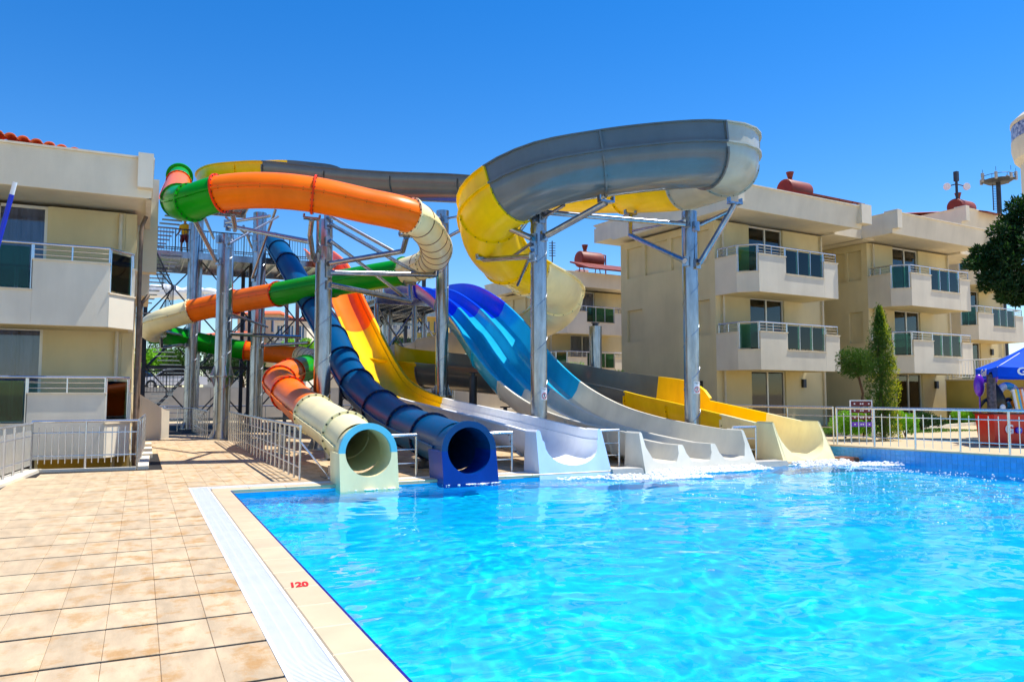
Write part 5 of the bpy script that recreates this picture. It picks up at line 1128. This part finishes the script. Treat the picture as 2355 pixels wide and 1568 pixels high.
for x, f, r, h, l, m_ in ((338, 56, 1.5, 2.0, 'leafy tree behind the left bay of the tower', 'leaf_bright'), (372, 60, 1.8, 2.6, 'dense tree right of the first one behind the tower', 'leaf'), (420, 57, 1.7, 2.1, 'low spreading tree behind the first tall column', 'leaf'), (505, 58, 1.8, 2.0, 'dark tree between the left columns', 'leaf_dark'), (560, 60, 1.8, 1.9, 'tree behind the orange lower tube', 'leaf_dark'),
                          (690, 58, 1.3, 3.2, 'small bright tree left of the dark blue tube', 'leaf_bright'), (895, 62, 1.3, 3.4, 'shrubby tree behind the yellow slide', 'leaf_dark'), (945, 66, 1.6, 3.6, 'tall dark tree behind the platform legs', 'leaf_dark')):
    p = atz(x, f, 1.85); bgtree(l, p, r, h, 2600, m_)
def house(label, x0, x1, ytop, ybase, f, m_, roof='flat', rows=3, cols=4, rot=0.):
    A_, B_ = atz(x0, f, 0), atz(x1, f, 0); z1 = 1.6 + (907 - ytop) / F * f; z0 = 1.6 + (907 - ybase) / F * f; z0 = min(z0, 1.8) if f < 100 else z0 - 3
    d = (B_ - A_).normalized(); e = V((-d.y, d.x, 0)); L_w = (B_ - A_).length; T = lambda a, b, z: A_ + d * a + e * b + V((0, 0, z))
    t = thing('far_house', T(L_w / 2, 4, z0), label, 'building', 'houses behind the slides'); zv = max(z0, z1 - rows * 3.0); ph = (z1 - zv) / rows; pw = L_w / cols; holes = []
    for i in range(rows):
        for j in range(cols): holes.append((pw * (j + .25), pw * (j + .75), zv + ph * (i + .25), zv + ph * (i + .78)))
    mb = MB(); holed(mb, lambda a, z, dd: T(a, dd, z), 0, L_w, z0, z1, holes, .3); mb.box((0, .31, z0), (L_w, 8, z1), T=T); mb.build('wall', m_, t)
    for a, b, c, dd in holes:
        mb = MB(); mb.box((a + .02, .2, c + .02), (b - .02, .24, dd - .02), T=T); o = mb.build('window', 'solar', t)
        mb = MB(); mb.box(((a + b) / 2 - .04, .17, c + .02), ((a + b) / 2 + .04, .198, dd - .02), T=T); mb.build('mullion', 'white', o)
    if roof == 'flat':
        mb = MB(); mb.box((-.3, -.3, z1 + .01), (L_w + .3, 8.3, z1 + .3), T=T); mb.build('roof', 'plaster_white', t)
    else:
        mb = MB(); hh = min(2.2, L_w * .16); mb.add([T(-.4, -.5, z1), T(L_w + .4, -.5, z1), T(L_w + .4, 8.5, z1), T(-.4, 8.5, z1), T(1, 4, z1 + hh), T(L_w - 1, 4, z1 + hh)], [(0, 1, 5, 4), (1, 2, 5), (2, 3, 4, 5), (3, 0, 4), (3, 2, 1, 0)]); mb.build('roof', 'roof_tile', t)
    for k in range(1, rows):
        mb = MB(); mb.box((L_w * .1, -.9, zv + ph * k - .1), (L_w * .6, -.004, zv + ph * k + .05), T=T); o = mb.build('balcony', 'plaster_white', t); mb = MB(); mb.tube(T(L_w * .1, -.85, zv + ph * k + .85), T(L_w * .6, -.85, zv + ph * k + .85), .04, 6); mb.build('handrail', 'steel', o)
house('pale house with red roof behind the left tower bay', 470, 560, 770, 850, 88, 'plaster_white', 'hip', 1, 4); house('dark roofed house left of the orange tube', 545, 640, 722, 850, 95, 'plaster', 'hip', 2, 4); house('pale blue house behind the middle columns', 630, 705, 735, 850, 84, 'plaster_white', 'hip', 2, 3)
house('tall white apartment house behind the yellow slide', 848, 905, 660, 850, 130, 'plaster_white', 'flat', 5, 4); house('white apartment house with red roof behind the platform legs', 900, 962, 678, 850, 118, 'plaster_white', 'hip', 4, 4); house('yellow house behind the platform legs', 955, 1030, 728, 850, 105, 'plaster_ochre', 'hip', 2, 4)
house('low white house between dark blue tube and yellow slide', 700, 790, 735, 850, 100, 'plaster_white', 'flat', 2, 4)
# white service wall and small rail under the three lane slide
sw = thing('service_wall', (13, 37, 0), 'white plastered wall behind the foot of the three lane slide', 'wall'); mb = MB(); mb.box((10.2, 39.2, -.03), (22, 39.5, 2.3)); mb.build('body', 'plaster_white', sw); mb = MB(); mb.box((10.1, 39.1, 2.302), (22, 39.6, 2.38)); mb.build('coping', 'marble', sw)
railing('service_rail', 'thin white railing under the three lane slide', [V((11.6, 33.2, 0)), V((16.2, 31.5, 0))], .95, .8, (.3, .6), None, r=.018, mt='white')
# round tower building, mobile mast, antenna
c = atz(2507, 58, 0); z = lambda y: 1.6 + (907 - y) / F * 58
rt = thing('round_tower', (c.x, c.y, GZ), 'round white tower with blue patterned cornice in the top right corner', 'building')
def lathe(mb, c, prof, n=48):
    vs_ = []
    for r, zz in prof: vs_ += [V((c.x + r * math.cos(2 * math.pi * k / n), c.y + r * math.sin(2 * math.pi * k / n), zz)) for k in range(n)]
    mb.add(vs_, [(i * n + k, i * n + (k + 1) % n, (i + 1) * n + (k + 1) % n, (i + 1) * n + k) for i in range(len(prof) - 1) for k in range(n)])
mb = MB(); lathe(mb, c, [(3.85, GZ), (3.85, z(352))]); mb.build('wall', 'plaster_white', rt, smooth=30, fix=False)
mb = MB(); lathe(mb, c, [(3.85, z(358)), (4.25, z(345)), (4.42, z(322)), (4.42, z(300)), (4.36, z(299)), (4.36, z(263)), (4.44, z(262)), (4.44, z(255)), (3.9, z(240)), (0, z(225))]); mb.build('cornice', 'plaster_white', rt, smooth=30, fix=False)
mat('blue_pattern', S(30, 50, 130), rough=.4, var=.3, vscale=4, var2=S(190, 200, 225)); mb = MB()
lathe(mb, c, [(4.385, z(298)), (4.385, z(264))]); mb.build('patterned_band', 'blue_pattern', rt, fix=False)
for k in range(24):
    a = 2 * math.pi * k / 24
    for z0 in (12.5, 9.2, 6): mb = MB(); dd = V((math.cos(a), math.sin(a), 0)); tt = V((-dd.y, dd.x, 0)); b_ = V((c.x, c.y, z0)) + dd * 3.83; mb.hexa([b_ + tt * i * .3 + dd * j + V((0, 0, h)) for h in (0, 1.6) for i, j in ((-1, 0), (1, 0), (1, .05), (-1, .05))]); mb.build('window', 'black', rt)
c = atz(2312, 72, 0); z = lambda y: 1.6 + (907 - y) / F * 72; pxm = 72 / F
mm = thing('phone_mast', (c.x, c.y, GZ), 'dark phone mast with antenna platform behind the pine', 'mast'); mb = MB(); mb.tube((c.x, c.y, GZ), (c.x, c.y, z(412)), .26, 14, .2); mb.build('pole', 'steel_dark', mm, smooth=40)
mb = MB(); mb.tube((c.x, c.y, z(416)), (c.x, c.y, z(409)), .9, 16, 1.4); mb.build('platform', 'steel_dark', mm); mb = MB(); Zc = V((c.x, c.y, 0))
for zz in (409, 399): 
    for k in range(16): a = 2 * math.pi * k / 16; b_ = 2 * math.pi * (k + 1) / 16; mb.tube(Zc + V((1.35 * math.cos(a), 1.35 * math.sin(a), z(zz))), Zc + V((1.35 * math.cos(b_), 1.35 * math.sin(b_), z(zz))), .03, 5)
mb.build('hoop_rail', 'steel_dark', mm)
for k in range(7):
    a = 2 * math.pi * k / 7; p = Zc + V((1.45 * math.cos(a), 1.45 * math.sin(a), 0)); mb = MB(); mb.box((p.x - .12, p.y - .08, z(412)), (p.x + .12, p.y + .08, z(392 + 4 * (k % 3)))); o = mb.build('antenna_panel', 'concrete', mm); mb = MB(); mb.tube((p.x, p.y, z(394)), (p.x, p.y, z(384)), .02, 5); mb.build('whip', 'steel_dark', o)
mb = MB(); p = Zc + RT * -.55; mb.tube(p + V((0, 0, z(480))), p + V((0, 0, z(418))), .05, 6); 
for k in range(16): mb.tube(p + V((0, 0, z(480) + k * .16)), p + RT * .3 + V((0, 0, z(480) + k * .16)), .02, 5)
mb.build('ladder', 'steel_dark', mm)
p = TB3(1.6, .3, 8.7); t = thing('roof_antenna', p, 'small antenna with two round dishes beside the far water heater', 'antenna'); zt = p.z + 2.7; mb = MB(); mb.tube(p, (p.x, p.y, zt), .07, 8); mb.build('mast', 'steel_dark', t)
for sg in (-1, 1): q = V((p.x, p.y, zt - .55)) + RT * .55 * sg; mb = MB(); mb.tube(q, q - FW * .06, .2, 16); o = mb.build('dish', 'white', t); mb = MB(); mb.tube(V((p.x, p.y, zt - .4)), q, .03, 6); mb.build('bracket', 'steel_dark', o)
mb = MB(); mb.box((p.x - .1, p.y - .1, zt - .25), (p.x + .1, p.y + .1, zt + .3)); mb.build('panel', 'steel_dark', t)
p = TB0(1.2, -1, 8.9); t = thing('roof_antenna', p, 'thin television antenna on the distant roof behind the cream bend', 'antenna'); mb = MB(); mb.tube(p, p + V((0, 0, 2.6)), .04, 6); mb.build('mast', 'steel_dark', t); mb = MB()
for k in range(6): q = p + V((0, 0, 1.6 + .17 * k)); mb.tube(q - RT * .22, q + RT * .22, .025, 5)
mb.build('element', 'steel_dark', t)
# name plate on the niche wall
mb = MB(); mb.box((-.03, -1.5, 1.55), (-.004, -.75, 1.8), T=TB1); mb.build('name_plate', 'black', B1); mb = MB()
for k in (0, .22, .45): mb.box((-.034, -1.42 + k, 1.64), (-.031, -1.32 + k, 1.71), T=TB1)
mb.build('plate_lettering', 'alu', B1)
# person on the platform
pp = atz(418, 36.2, 8.2); t = thing('person', pp, 'person in yellow shirt and dark red shorts standing on the tower platform', 'person')
def skin_mesh(name, verts, edges, rad, m_, parent, sub=2):
    me = bpy.data.meshes.new(name); me.from_pydata([V(v) for v in verts], edges, []); me.materials.append(M[m_]); o = bpy.data.objects.new(name, me); COL.objects.link(o); o.parent = parent
    md = o.modifiers.new('skin', 'SKIN'); md.use_smooth_shade = True
    for v, r in zip(me.skin_vertices[0].data, rad): v.radius = (r, r * .85)
    me.skin_vertices[0].data[0].use_root = True; s = o.modifiers.new('sub', 'SUBSURF'); s.levels = sub; s.render_levels = sub; return o
a_ = RT; f_ = -FW; f_ = V((f_.x, f_.y, 0)).normalized()
def bp(x, y, z): return a_ * x + f_ * y + V((0, 0, z))
vb = [bp(0, 0, .95), bp(0, 0, 1.15), bp(0, .01, 1.38), bp(0, .01, 1.5), bp(0, .02, 1.56), bp(0, .03, 1.66), bp(0, .03, 1.76), bp(.1, 0, .92), bp(.13, .02, .5), bp(.14, 0, .09), bp(.15, .14, .03), bp(-.1, 0, .92), bp(-.14, .03, .5), bp(-.15, 0, .09), bp(-.17, .14, .03),
      bp(.19, 0, 1.42), bp(.25, -.02, 1.15), bp(.26, .08, .92), bp(.26, .13, .82), bp(-.19, 0, 1.42), bp(-.26, -.02, 1.14), bp(-.33, .1, .95), bp(-.36, .15, .87)]
eb = [(0, 1), (1, 2), (2, 3), (3, 4), (4, 5), (5, 6), (0, 7), (7, 8), (8, 9), (9, 10), (0, 11), (11, 12), (12, 13), (13, 14), (2, 15), (15, 16), (16, 17), (17, 18), (2, 19), (19, 20), (20, 21), (21, 22)]
rb = [.15, .14, .16, .06, .055, .095, .07, .095, .062, .045, .035, .095, .062, .045, .035, .06, .045, .035, .03, .06, .045, .035, .03]
body = skin_mesh('body', vb, eb, rb, 'skin', t)
skin_mesh('shirt', [bp(0, 0, .9), bp(0, 0, 1.15), bp(0, .01, 1.38), bp(0, .01, 1.46), bp(.2, 0, 1.41), bp(.25, -.02, 1.2), bp(-.2, 0, 1.41), bp(-.26, -.02, 1.2)], [(0, 1), (1, 2), (2, 3), (2, 4), (4, 5), (2, 6), (6, 7)], [.185, .17, .185, .09, .085, .075, .085, .075], 'shirt', t)
skin_mesh('shorts', [bp(0, 0, .93), bp(.1, 0, .86), bp(.13, .02, .56), bp(-.1, 0, .86), bp(-.14, .03, .56)], [(0, 1), (1, 2), (0, 3), (3, 4)], [.17, .13, .11, .13, .11], 'shorts', t)
mb = MB(); blob(mb, pp + bp(0, .0, 1.7), (.1, .105, .11)); mb.build('hair', 'hair', t, smooth=60)
# low cloud far behind the tower
mat('cloud', (.85, .87, .9), rough=1, var=.03, spec=0); mb = MB(); IV2, IF2 = ico(2)
for k in range(70):
    u = random.uniform(-1, 1); c = at(395 + 95 * u, 672 - 16 * (1 - u * u) * random.random() + 14 * random.random(), D=1500); s = random.uniform(7, 17) * (1 - .5 * abs(u)); mb.add([c + V((q.x * s * 1.6, q.y * s, q.z * s * .75)) for q in IV2], IF2)
tag(mb.build('cloud', 'cloud', fix=False, smooth=80), kind='structure')

# dark chairs on the balconies of the nearest block
def chair(label, T, u, n, z):
    t = thing('balcony_chair', T(u, n, z), label, 'chair', 'dark chairs on the balconies'); mb = MB(); mb.box((u - .24, n - .24, z + .42), (u + .24, n + .24, z + .46), T=T); mb.build('seat', 'black', t)
    mb = MB(); mb.hexa([T(u + a, n - .24 - b, z + c) for c, d in ((.5, 0), (.95, .1)) for a, b in ((-.23, d), (.23, d), (.23, d + .03), (-.23, d + .03))]); mb.build('backrest', 'black', t)
    for a in (-.21, .21):
        for b in (-.21, .21): mb = MB(); mb.tube(T(u + a, n + b, z), T(u + a, n + b, z + .42), .018, 6); mb.build('leg', 'black', t)
        mb = MB(); mb.tube(T(u + a, n - .24, z + .42), T(u + a, n - .26, z + .52), .018, 6); mb.build('back_post', 'black', t)
chair('dark chair behind the glass of the top balcony nearest the flume', TB1, 2.6, 1.1, 5.86); chair('dark chair behind the glass of the lower balcony nearest the flume', TB1, 2.5, 1.15, 2.93); chair('second dark chair on the lower balcony nearest the flume', TB1, 3.4, 1.05, 2.93)
